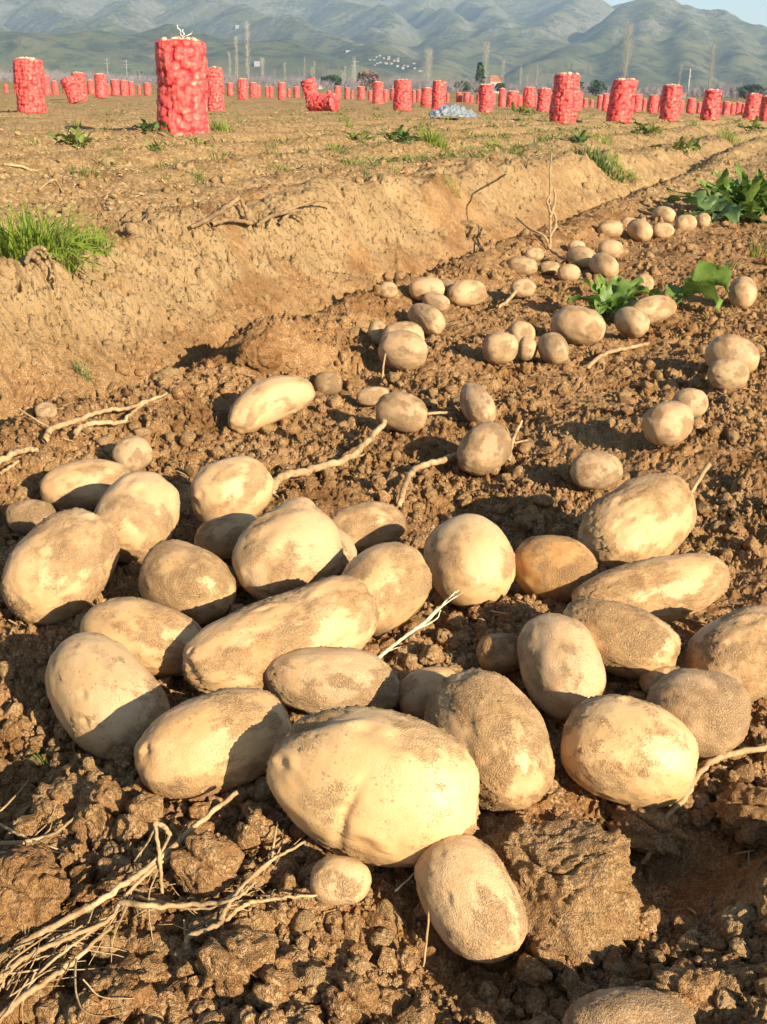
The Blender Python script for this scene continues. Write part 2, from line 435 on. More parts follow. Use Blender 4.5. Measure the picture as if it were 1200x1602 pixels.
def build_clods():
    # px, py, half width, half height, packedness, label
    for i, (px, py, a, b, bk, lab) in enumerate([
        (868, 1338, 135, 112, .35, 'large flat faced pale soil clod below the ring of big potatoes'),
        (1068, 1556, 52, 44, .1, 'rounded brown soil clod just above the half hidden potato at the bottom edge'),
        (40, 1392, 66, 62, .1, 'big dark smooth soil clod beside the thin pale roots'),
        (372, 1492, 56, 40, .15, 'broad crumbly soil clod under the forked dry stalk end'),
        (322, 1348, 50, 44, .2, 'flat pale soil clod behind the upright dry twig'),
        (216, 1278, 34, 32, .2, 'tan soil clod below the oval potato, left of the long dry stalk'),
        (398, 1296, 24, 26, .1, 'small upright soil clod close to the shadow of the biggest potato'),
        (545, 1552, 34, 38, .1, 'pointed soil clod standing left of the lowest big potato'),
        (428, 1541, 26, 24, .1, 'small round soil clod on the shadow edge below the dry stalks'),
        (402, 548, 36, 32, 0, 'reddish brown crumbly clod at the foot of the bank'),
        (735, 352, 30, 15, .8, 'broken block of pale earth slipping down the bank'),
        (262, 584, 17, 9, .9, 'small pale stony lump lying below the bank'),
        (160, 1262, 40, 44, .1, 'upright brown soil clod in front of the oval potato at the edge of the heap'),
        (845, 1502, 30, 26, .15, 'crumbly clod beside the tip of the lowest whole potato'),
        (1010, 1290, 60, 34, .3, 'low crumbly soil slab under the thick dry root'),
        (1172, 1262, 55, 45, .15, 'rough soil clod at the rim of the dark hollow'),
        (96, 1255, 40, 34, .1, 'crumbly sunlit soil clod below the leaning oval potato'),
    ]):
        P, t = on_ground(px, py + b * .5)
        A = a * t / FPX; B = b * t / FPX
        lv = 6 if a > 60 else 5 if a > 26 else 4
        V, F = lump(lv, 1, 200 + i, .34, 1, 1.1, False)
        if i == 0:
            dn = np.array([.35, -.65, .62]); dn /= np.linalg.norm(dn); V = V * (1 + .42 * noise3(V * .95 + 4.2, 8))[:, None]; pr = V @ dn; V = V - dn * np.maximum(pr - .62 - .22 * noise3(V * 2.2, 6), 0)[:, None] * .55
            V *= (1 + .015 * noise3(V * 26, 3) + .03 * noise3(V * 12, 4) + .06 * noise3(V * 5, 2))[:, None]
        V = V / np.abs(V).max(0) * np.array([A, (A + B) / 2, B * .95])
        U = V / np.linalg.norm(V, axis=1)[:, None]
        V = V + U * (.0075 * np.abs(noise3(V * 62, 3)) + .0048 * np.abs(noise3(V * 135, 4)) + .003 * np.abs(noise3(V * 280, 5)) - .006 * (1 - smooth(0, .07, np.abs(noise3(V * 26, 6)))))[:, None]
        a_ = rng.uniform(-.3, .3); V = V @ np.array([[math.cos(a_), math.sin(a_), 0], [-math.sin(a_), math.cos(a_), 0], [0, 0, 1]])
        me = make_mesh('soil_clod', V, F, M_clod, True, {'bank': np.full(len(V), bk), 'field': np.zeros(len(V))})
        tag(link('soil_clod', me, None, (P[0], P[1], P[2] + B * (.1 if i in (0, 10) else .35))), lab, 'clod', 'soil clods')
# ------------------------------------------------------------------ potatoes
def potato_mat():
    n = N('potato_skin'); P = n.coord('Object')
    info = n.n('ShaderNodeObjectInfo'); sc = n.n('ShaderNodeSeparateColor'); n.l(info.outputs['Color'], sc.inputs[0])
    dusty, tone, warm = sc.outputs[0], sc.outputs[1], sc.outputs[2]
    dirt = n.attr('dirt')
    big = n.noise(P, 22, 4, .6); mid = n.noise(P, 95, 4, .65); fine = n.noise(P, 820, 3, .75)
    skin = n.mix(n.ramp(big, .35, .68), (.52, .315, .135), (.60, .400, .190))
    skin = n.mix(n.ramp(warm, 0, 1), skin, n.mix(n.ramp(mid, .3, .7), (.44, .215, .064), (.55, .315, .115)))
    skin = n.mix(n.ramp(mid, .60, .78, 0, .5), skin, (.36, .20, .07))
    # lenticels, small scabs
    v = n.voro(P, 210); vm = n.noise(P, 60, 2)
    spot = n.math('MULTIPLY', n.ramp(v, .16, .28, 1, 0), n.ramp(vm, .5, .62))
    skin = n.mix(n.math('MULTIPLY', spot, .65), skin, (.24, .125, .05))
    # clinging earth
    dcol = n.mix(n.ramp(fine, .3, .7), (.25, .132, .053), (.43, .265, .125))
    wet = n.mix(n.ramp(mid, .35, .65), (.22, .11, .042), (.37, .22, .095))
    dcol = n.mix(n.ramp(big, .40, .62), wet, dcol)
    edge = n.math('ADD', dirt, n.math('MULTIPLY', n.math('SUBTRACT', fine, .5), 2.6))
    edge = n.math('ADD', edge, n.math('MULTIPLY', n.math('SUBTRACT', mid, .5), .6))
    dm = n.math('MULTIPLY', n.ramp(edge, .20, 1.10), n.ramp(n.noise(P, 38, 3, .6), .32, .6, .40, 1.))
    film = n.math('MULTIPLY', dusty, n.ramp(n.math('ADD', n.math('MULTIPLY', fine, .6), n.math('MULTIPLY', big, .6)), .42, .82, .1, .95))
    col = n.mix(film, skin, n.mix(n.ramp(fine, .45, .62), (.41, .262, .148), (.65, .465, .305)))
    col = n.mix(n.math('MULTIPLY', dm, .72), col, dcol)
    gr = n.math('MAXIMUM', film, dm)
    gn = n.ramp(n.noise(P, 800, 2, .8), .34, .66, .68, 1.22)
    cg = n.n('ShaderNodeCombineColor'); [n.l(gn, cg.inputs[i]) for i in range(3)]
    col = n.mix(gr, col, n.mix(1.0, col, cg.outputs[0], 'MULTIPLY'))
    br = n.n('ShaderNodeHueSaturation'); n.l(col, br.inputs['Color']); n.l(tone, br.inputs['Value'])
    grain = n.voro(P, 900)
    h = n.math('ADD', n.math('MULTIPLY', dm, n.math('ADD', .5, n.math('MULTIPLY', fine, 1.6))), n.math('MULTIPLY', n.noise(P, 300, 3, .6), .08))
    h = n.math('ADD', h, n.math('MULTIPLY', n.math('MULTIPLY', grain, gr), -1.1))
    n.bump(h, .0013, .8)
    rough = n.ramp(n.math('ADD', dm, n.math('MULTIPLY', film, .7)), 0, .8, .46, .92)
    n.b.inputs['Subsurface Weight'].default_value = 0.0
    return n.done(br.outputs[0], rough, .38)
M_pot = potato_mat()

def potato_shape(level, u, v, w, A, B, C, seed, taper=0., bend=0., lumpy=.05, dirt=.5, creases=(), knob=None):
    V, F = ico(level)
    r2 = np.random.default_rng(seed + 900)
    off = r2.uniform(-40, 40, 3)
    X, Yc, Z = V[:, 0], V[:, 1], V[:, 2]
    # a barrel rather than an egg
    e = 2.35
    k = (np.abs(X) ** e + (Yc * Yc + Z * Z) ** (e / 2)) ** (-1 / e)
    P = V * k[:, None]
    rad = 1 + taper * P[:, 0]
    P[:, 1] *= rad; P[:, 2] *= rad
    d = lumpy * noise3(V * 1.25 + off, seed) + .55 * lumpy * noise3(V * 2.6 + off, seed + 1) + .010 * noise3(V * 6 + off, seed + 2)
    eyes = r2.normal(size=(11, 3)); eyes /= np.linalg.norm(eyes, axis=1)[:, None]
    for i, c in enumerate(eyes):
        q = np.arccos(np.clip(V @ c, -1, 1)); wd = r2.uniform(.06, .13); dp = r2.uniform(.018, .045)
        up = V[:, 2] - c[2]
        d += -dp * np.exp(-(q / wd) ** 2) + .55 * dp * np.exp(-((q - wd * 1.6) / (wd * .7)) ** 2) * (up > 0)
    for (c, n_, dp, wd) in creases:            # a fold of the skin: centre, normal of its plane, depth, width
        c = np.array(c) / np.linalg.norm(c); n_ = np.array(n_) / np.linalg.norm(n_)
        s = (V - c) @ n_ + .05 * noise3(V * 3 + off, seed + 9); q = np.arccos(np.clip(V @ c, -1, 1))
        d += -dp * np.exp(-(s / wd) ** 2) * np.exp(-(q / .55) ** 2)
    if knob:
        c = np.array(knob[0]) / np.linalg.norm(knob[0]); q = np.arccos(np.clip(V @ c, -1, 1)); d += knob[2] * np.exp(-(q / knob[1]) ** 2)
    # clinging earth
    m = fbm3(V * 1.15 + off * 2, 4, seed + 20, .58) * .9 + .18 * fbm3(V * 9 + off, 2, seed + 25)
    m = smooth(.30 - dirt * .85, 1.0 - dirt * .85, m + .2)
    if level >= 5:
        g = np.maximum(noise3(V * 26 + off, seed + 30), 0) + .8 * np.maximum(noise3(V * 52 + off, seed + 31), 0)
        d += m * (.006 + .020 * g) + .004 * g
        sp = noise3(V * 30 + off, seed + 33); d += (.006 + .024 * m) * smooth(.40, .55, sp)
    P = P * (1 + d)[:, None]
    loc = P * np.array([A, B, C]); loc[:, 2] += bend * A * (P[:, 0] ** 2 - .33)
    W = loc[:, :1] * u + loc[:, 1:2] * v + loc[:, 2:] * w
    return W, F, m

def make_potato(px, py, a, b, ang, label, o):
    seed = o.get('seed', int(px * 3 + py))
    d = ray(px, py); dn = d / np.linalg.norm(d)
    dep = 1 - o.get('sink', .16)
    t = o.get('t', None)
    if t is None:
        t = march(d, lambda ts: b * ts / FPX * dep + o.get('lift', 0), .3, 30)
    C = CAMP + d * t
    th = R_(ang)
    e = math.cos(th) * IR + math.sin(th) * IU
    k = -e[2] / dn[2] * o.get('flat', .5); k = max(-1.3, min(1.3, k))
    u = e + k * dn; u /= np.linalg.norm(u)
    a_, b_ = a * t / FPX * .985, b * t / FPX * .985
    cp = abs(u @ dn); sp = math.sqrt(1 - cp * cp)
    A = math.sqrt(max(a_ * a_ - b_ * b_ * cp * cp, b_ * b_ * .6)) / sp
    side = np.cross(dn, u); side /= np.linalg.norm(side); w = np.cross(u, side)    # side: across the image; w: along the sight line
    if side[2] < 0: side = -side
    w = np.cross(u, side)
    depth = b_ * o.get('deep', .95)
    level = 6 if a > 88 else 5 if a > 30 else 4
    V, F, m = potato_shape(level, u, w, side, A, depth, b_, seed, o.get('taper', rng.uniform(-.07, .07)), o.get('bend', rng.uniform(-.04, .04)), o.get('lumpy', .055), o.get('dirt', .45), o.get('creases', ()), o.get('knob'))
    me = make_mesh('potato', V, F, M_pot, True, {'dirt': m})
    ob = tag(link('potato', me, None, C), label, 'potato', o.get('group'))
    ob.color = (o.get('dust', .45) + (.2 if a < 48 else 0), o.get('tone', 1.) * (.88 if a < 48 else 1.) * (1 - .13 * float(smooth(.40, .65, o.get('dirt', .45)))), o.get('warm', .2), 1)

POTATOES = [
 # the big ones in front
 (585, 1226, 169, 117, -15, 'biggest potato, heart shaped and smooth yellow with a crease on its front', dict(dirt=.36, dust=.18, warm=.1, tone=1.06, lumpy=.05, taper=.06, creases=[((-.12, .8, -.6), (1, 0, -.15), .075, .05), ((-.72, .45, .5), (.62, 0, -.78), .11, .10)], deep=.9)),
 (736, 1404, 103, 72, -57, 'smooth oval potato lying alone below the biggest one, dusty on its upper face', dict(dirt=.25, dust=.6, lumpy=.03, taper=-.02, warm=.15, flat=.42)),
 (533, 1378, 48, 37, -4, 'tiny potato half hidden in shade under the biggest one', dict(dirt=.3, dust=.5)),
 (985, 1611, 100, 61, 0, 'earth coated potato cut off by the bottom edge of the view', dict(dirt=.85, dust=.8, tone=.86)),
 (336, 1163, 125, 77, 19, 'egg shaped brownish potato left of the biggest one, shaded along its lower end', dict(dirt=.34, dust=.45, warm=.55, lumpy=.04)),
 (165, 1089, 110, 77, -50, 'smooth pale oval potato leaning down at the outer edge of the heap', dict(dirt=.12, dust=.5, warm=.1, lumpy=.03)),
 (229, 1001, 98, 60, -12, 'pointed yellow potato with a crusty end, behind the smooth leaning one', dict(dirt=.42, dust=.3, warm=.4, taper=-.14)),
 (444, 1000, 158, 74, 21, 'long kidney shaped potato with a dirty fold in the middle of the heap', dict(dirt=.40, dust=.4, warm=.35, bend=.10, taper=.08, creases=[((.22, .75, .6), (1, 0, -.2), .07, .06)])),
 (520, 1068, 106, 56, -8, 'pale dusty potato tucked behind the biggest one', dict(dirt=.42, dust=.8, warm=.05)),
 (98, 884, 98, 72, 46, 'large dusty oval potato, leftmost of the heap', dict(dirt=.48, dust=.5, warm=.3, lumpy=.045)),
 (293, 914, 77, 62, -25, 'round potato with a dark dirty top and a shaded underside', dict(dirt=.62, dust=.2, warm=.3)),
 (215, 807, 73, 62, 55, 'round pale potato with brown smudges, next to the flat one at the back', dict(dirt=.36, dust=.55, warm=.1)),
 (136, 759, 70, 40, 8, 'flat brown potato with a shaded front at the back of the heap', dict(dirt=.45, dust=.55, warm=.4)),
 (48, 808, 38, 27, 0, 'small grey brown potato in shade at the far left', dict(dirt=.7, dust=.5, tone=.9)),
 (207, 711, 31, 28, 20, 'small round pale potato above the heap at its left', dict(dirt=.35, dust=.8)),
 (363, 768, 66, 53, 18, 'clean rounded potato touching the end of a long dry stalk', dict(dirt=.36, dust=.4, warm=.1)),
 (450, 868, 86, 74, 22, 'knobbly crusted round potato high on the heap', dict(dirt=.42, dust=.65, lift=.008, knob=((.55, 0, .85), .34, .13))),
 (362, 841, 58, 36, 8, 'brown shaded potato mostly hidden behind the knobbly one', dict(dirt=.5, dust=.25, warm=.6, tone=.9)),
 (513, 860, 46, 38, -30, 'pale potato whose tip shows behind the knobbly one', dict(dirt=.35, dust=.7)),
 (570, 826, 64, 39, 8, 'oval potato with a dark earth patch behind the heap', dict(dirt=.62, dust=.3, warm=.3)),
 (599, 921, 78, 64, 38, 'rounded potato with brown stains beside the upright straw', dict(dirt=.50, dust=.25, warm=.3, taper=.05)),
 (735, 880, 74, 69, -60, 'nearly round smooth yellow potato with cracked skin at the back of the heap', dict(dirt=.24, dust=.35, warm=.05, tone=1.05, lumpy=.03)),
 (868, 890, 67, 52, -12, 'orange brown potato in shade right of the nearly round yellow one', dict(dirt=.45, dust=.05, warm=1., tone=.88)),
 (998, 819, 96, 68, 38, 'big potato leaning up at the far back with an earthy right side', dict(dirt=.46, dust=.35, warm=.4, taper=-.04)),
 (1020, 925, 122, 52, 13, 'long sausage shaped potato with dark patches and a shaded belly', dict(dirt=.48, dust=.3, warm=.45, lumpy=.04, bend=.04)),
 (969, 1000, 93, 57, -20, 'dirty brown oval potato right below the long sausage shaped one', dict(dirt=.68, dust=.25, warm=.4)),
 (1172, 1021, 94, 68, 25, 'large potato cut by the right edge of the view', dict(dirt=.52, dust=.5, warm=.4, tone=.95)),
 (877, 1042, 84, 63, -68, 'tall dusty oval potato standing behind two potatoes with its foot in shade', dict(dirt=.36, dust=.8, warm=.05)),
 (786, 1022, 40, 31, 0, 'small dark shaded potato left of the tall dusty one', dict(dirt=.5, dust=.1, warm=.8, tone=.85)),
 (672, 1085, 52, 41, 15, 'small shaded potato between the biggest one and the dirty spotted one', dict(dirt=.35, dust=.4, warm=.6)),
 (766, 1157, 113, 88, -55, 'thick potato with dark earth smeared over its top and middle', dict(dirt=.60, dust=.25, warm=.3, lumpy=.06, taper=-.03)),
 (983, 1175, 106, 82, -15, 'big clean yellow potato with fine specks right of the earth smeared one', dict(dirt=.25, dust=.15, warm=.1, tone=1.05, lumpy=.03)),
 (1091, 1113, 79, 67, -8, 'rough crusted greyish potato behind the clean specked one', dict(dirt=.98, dust=.9, warm=.05, lumpy=.07)),
 (1032, 1064, 31, 24, 20, 'tiny piece of potato showing behind the rough crusted one', dict(dirt=.5, dust=.3, warm=.5)),
 # along the furrow
 (425, 630, 72, 34, 24, 'bent banana shaped potato lying alone at the foot of the bank', dict(dirt=.3, dust=.6, bend=-.16, seed=4)),
 (513, 600, 23, 19, 0, 'small dark dirty potato right of the bent one', dict(dirt=.8, dust=.3, tone=.85)),
 (628, 645, 40, 31, -12, 'dirty mid sized potato lying with a smaller one at its back, below the round pair', dict(dirt=.6, dust=.4)),
 (583, 620, 26, 15, 5, 'flat pale potato behind the dirty mid sized one', dict(dirt=.35, dust=.7)),
 (630, 548, 38, 31, -10, 'big round dusty potato in front of its twin, beside a thin pale twig', dict(dirt=.5, dust=.7)),
 (630, 528, 34, 25, 0, 'rounded potato right behind the big dusty one by the thin twig', dict(dirt=.35, dust=.6)),
 (667, 499, 31, 21, -32, 'oval potato lying above the dusty round pair', dict(dirt=.35, dust=.5)),
 (591, 521, 15, 20, 0, 'small potato peeping out at the left of the dusty round pair', dict(dirt=.4, dust=.5, flat=0)),
 (746, 632, 36, 25, -60, 'egg shaped potato standing with its pointed end up, beyond the mud coated one', dict(dirt=.4, dust=.6, taper=.12)),
 (757, 703, 44, 38, 40, 'mud coated potato beside a dry forked stalk in the middle of the ground', dict(dirt=.75, dust=.7)),
 (933, 736, 40, 31, 0, 'pale potato with greenish skin half sunk in dark earth', dict(dirt=.5, dust=.8, tone=.98)),
 (1046, 662, 39, 35, 20, 'round potato in front of a smaller one, right of the middle', dict(dirt=.4, dust=.45)),
 (1080, 631, 27, 24, 0, 'smaller potato leaning behind the round one, right of the middle', dict(dirt=.4, dust=.6)),
 (1145, 556, 41, 31, -12, 'larger upper potato of the touching pair near the right side', dict(dirt=.4, dust=.5)),
 (1139, 585, 31, 25, 0, 'lower potato of the touching pair near the right side', dict(dirt=.45, dust=.6)),
 (783, 544, 28, 26, 0, 'small round potato with a pale scar at its foot, below the leafy plant', dict(dirt=.45, dust=.4)),
 (816, 522, 21, 20, 0, 'rounded upper half of the peanut shaped pair below the leafy plant', dict(dirt=.35, dust=.5)),
 (825, 546, 15, 19, 0, 'narrow lower half of the peanut shaped pair below the leafy plant', dict(dirt=.35, dust=.5, flat=0)),
 (866, 546, 27, 23, -55, 'small brown potato just below the large one under the leafy plant', dict(dirt=.6, dust=.5)),
 (904, 510, 42, 31, -12, 'large pale potato with a brown patch right under the leafy plant', dict(dirt=.45, dust=.4)),
 (988, 504, 28, 23, -25, 'oval potato between the leafy plant and the single broad leaf', dict(dirt=.4, dust=.5)),
 (1021, 484, 36, 21, 10, 'flat shaded potato under the single broad leaf', dict(dirt=.5, dust=.6)),
 (1162, 458, 23, 22, 90, 'lone round potato with a pointed tip, right of the leaves', dict(dirt=.45, dust=.5, knob=((1, .0, .1), .3, .16))),
 (731, 459, 31, 21, 6, 'smooth wide potato, largest of the group below the dead upright stalk', dict(dirt=.3, dust=.45)),
 (668, 453, 28, 19, 0, 'wide potato at the back of the group left of the smooth wide one', dict(dirt=.35, dust=.6)),
 (700, 446, 14, 9, -20, 'sliver of a potato between the two wide ones', dict(dirt=.3, dust=.5)),
 (682, 473, 22, 15, -15, 'small potato in front of the two wide ones', dict(dirt=.35, dust=.7)),
 (607, 454, 15, 13, 0, 'tiny potato sunk in soil at the bank foot', dict(dirt=.5, dust=.5)),
 (818, 451, 20, 15, 0, 'small pale potato with a stalk stub at its left', dict(dirt=.3, dust=.6)),
 (817, 416, 24, 15, -8, 'dusky potato half buried by the foot of the dead stalk', dict(dirt=.5, dust=.4)),
 (836, 398, 15, 11, 0, 'small knob of potato behind the half buried dusky one', dict(dirt=.4, dust=.5)),
 (860, 419, 16, 11, 0, 'little dirty potato right beside the foot of the dead stalk', dict(dirt=.6, dust=.5)),
 (911, 403, 25, 17, -15, 'oval potato leaning against another above the leafy plant', dict(dirt=.35, dust=.5)),
 (902, 387, 14, 11, 0, 'top of a potato just behind the leaning oval one', dict(dirt=.4, dust=.5)),
 (955, 390, 20, 15, -5, 'round pale potato at the upper right of the cluster above the leafy plant', dict(dirt=.3, dust=.5)),
 (945, 416, 24, 19, -30, 'rounded potato touching the top leaves of the leafy plant', dict(dirt=.4, dust=.4)),
 (890, 427, 18, 14, 0, 'small potato at the upper left edge of the leafy plant', dict(dirt=.35, dust=.6)),
 (1007, 444, 15, 16, 0, 'small potato behind the right leaf of the leafy plant', dict(dirt=.35, dust=.5)),
 (955, 358, 20, 14, 0, 'brown potato at the left end of the farthest row', dict(dirt=.6, dust=.3)),
 (1001, 361, 21, 17, -35, 'oval potato lying forward in the farthest row', dict(dirt=.4, dust=.5)),
 (985, 349, 14, 9, 0, 'potato top behind the oval one of the farthest row', dict(dirt=.4, dust=.5)),
 (1038, 336, 18, 13, -10, 'upper one of the stacked pair in the farthest row', dict(dirt=.35, dust=.5)),
 (1037, 361, 17, 13, 0, 'lower one of the stacked pair in the farthest row', dict(dirt=.35, dust=.5)),
 (1073, 350, 17, 14, 0, 'potato between the stacked pair and the big dark leaves', dict(dirt=.4, dust=.6)),
 (1100, 345, 11, 12, 0, 'smallest potato at the edge of the big dark leaves', dict(dirt=.35, dust=.5)),
 (72, 643, 17, 14, 0, 'small pale potato sunk in soil behind the bleached stalks', dict(dirt=.5, dust=.7)),
]
def build_potatoes():
    for p in POTATOES: make_potato(*p)
# ------------------------------------------------------------------ net sacks
def net_mat():
    n = N('red_net'); P = n.coord('Object')
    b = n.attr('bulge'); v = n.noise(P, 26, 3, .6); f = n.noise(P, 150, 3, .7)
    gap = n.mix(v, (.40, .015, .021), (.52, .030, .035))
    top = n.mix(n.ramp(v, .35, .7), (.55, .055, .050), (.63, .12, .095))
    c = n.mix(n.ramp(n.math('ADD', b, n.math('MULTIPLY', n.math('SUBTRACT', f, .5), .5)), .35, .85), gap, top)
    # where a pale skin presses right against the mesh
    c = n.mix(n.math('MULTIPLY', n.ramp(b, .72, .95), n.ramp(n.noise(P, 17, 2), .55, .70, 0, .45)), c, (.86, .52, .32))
    # fine weave
    br = n.n('ShaderNodeTexWave', wave_type='BANDS', bands_direction='DIAGONAL'); n.l(P, br.inputs['Vector']); br.inputs['Scale'].default_value = 60; br.inputs['Distortion'].default_value = 1.5
    n.bump(n.math('ADD', f, n.math('MULTIPLY', br.outputs['Fac'], .4)), .004, .6)
    n.b.inputs['Sheen Weight'].default_value = .0
    return n.done(c, .55, .4)
M_net = net_mat()
def pale_mat():
    n = N('pale_potatoes'); P = n.coord('Object')
    c = n.mix(n.noise(P, 30, 3), (.50, .30, .16), (.66, .47, .28))
    return n.done(c, .6, .3)
M_pale = pale_mat()
def string_mat():
    n = N('white_string'); P = n.coord('Object')
    return n.done(n.mix(n.noise(P, 60, 2), (.7, .68, .62), (.82, .8, .76)), .8, .2)
M_string = string_mat()

def sack_body(h, R, nt, nz, seed, cell, bul, lean=(0, 0), waist=.05):
    th = np.linspace(0, 2 * np.pi, nt, endpoint=False); zz = np.linspace(0, 1, nz)
    T, Z = np.meshgrid(th, zz, indexing='xy')
    T = T.ravel(); Z = Z.ravel()
    prof = np.where(Z < .06, np.sqrt(np.clip(1 - ((.06 - Z) / .06) ** 2, 0, 1)) * .22 + .78, 1.) * np.where(Z > .955, np.sqrt(np.clip(1 - ((Z - .955) / .045) ** 2, 0, 1)) * .55 + .45, 1.)
    prof *= 1 - waist * np.sin(Z * 7 + seed) * .6 + .10 * noise2(np.cos(T) * 1.2 + Z * 2.4, np.sin(T) * 1.2 + seed, seed) + .05 * (1 - Z)
    # bulging potatoes: nearest of jittered cells wrapped round the bag
    ncol = max(6, int(2 * np.pi * R / cell)); cw = 2 * np.pi / ncol; nrow = max(5, int(h / (cell * .85)))
    gx = T / cw; gy = Z * nrow; ix = np.floor(gx).astype(np.int64); iy = np.floor(gy).astype(np.int64)
    d1 = np.full(T.shape, 9.)
    z0 = np.zeros_like(ix)
    for dx in (-1, 0, 1):
        for dy in (-1, 0, 1):
            jx = (ix + dx) % ncol; h_ = _h(jx, iy + dy, z0, seed + 300)
            ux = .5 + (.8 * _u(h_) - .4); uy = .5 + (.8 * _u(h_ * np.uint32(2654435761)) - .4)
            st = .75 + .5 * _u(h_ * np.uint32(977) + np.uint32(31))
            d = np.hypot((gx - ix - dx - ux) * st, (gy - iy - dy - uy) / st * .95)
            d1 = np.minimum(d1, d)
    b = np.sqrt(np.clip(1 - (d1 / .72) ** 2, 0, 1))
    r = R * prof + bul * (b - .5) + .006 * noise2(T * 9, Z * 4, seed + 7) + .004 * noise2(T * 3 + Z * 14, Z * 22 - T * 3, seed + 8)
    x = r * np.cos(T) + lean[0] * h * Z ** 1.3 ; y = r * np.sin(T) + lean[1] * h * Z ** 1.3
    V = np.stack([x, y, Z * h], 1)
    I = np.arange(nt * nz).reshape(nz, nt); J = np.roll(I, -1, 1)
    F = np.stack([I[:-1], J[:-1], J[1:], I[1:]], -1).reshape(-1, 4)
    # closed top and bottom
    tip = np.array([[lean[0] * h, lean[1] * h, h * 1.0], [0, 0, .005]]); V = np.vstack([V, tip])
    top = np.stack([I[-1], J[-1], np.full(nt, nt * nz)], 1); bot = np.stack([J[0], I[0], np.full(nt, nt * nz + 1)], 1)
    return V, [F.astype(np.int32), np.vstack([top, bot]).astype(np.int32)], np.concatenate([b, [.2, .2]])

def heap_mesh(h, R, seed, n_, lv, lean=(0, 0)):
    r2 = np.random.default_rng(seed); parts = []
    for i in range(n_):
        a = i * 2.4 + r2.uniform(-.3, .3); rr = R * .84 * math.sqrt((i + .4) / n_)
        V, F = lump(lv, R * r2.uniform(.17, .25), seed + i, .12, .85, 1.0)
        c, s = math.cos(a * 3), math.sin(a * 3)
        V = V @ np.array([[c, s, 0], [-s, c, 0], [0, 0, 1]])
        parts.append((V + (rr * math.cos(a) + lean[0] * h, rr * math.sin(a) + lean[1] * h, h * (.940 + .035 * (1 - (rr / R) ** 2)) + r2.uniform(-.012, .012)), F))
    return merge(parts)

def make_sack_proto(seed, h=.82, R=.205, fine=False, lean=(0, 0), bul=.021, waist=.05):
    nt, nz, cell = (150, 230, .062) if fine else (64, 84, .070)
    V, F, b = sack_body(h, R, nt, nz, seed, cell, bul, lean, waist)
    me = make_mesh('net_sack', V, F, M_net, True, {'bulge': b})
    V, F = heap_mesh(h, R, seed, 22, 3 if fine else 2, lean)
    mh = make_mesh('potato_filling', V, F, M_pale, True)
    return me, mh

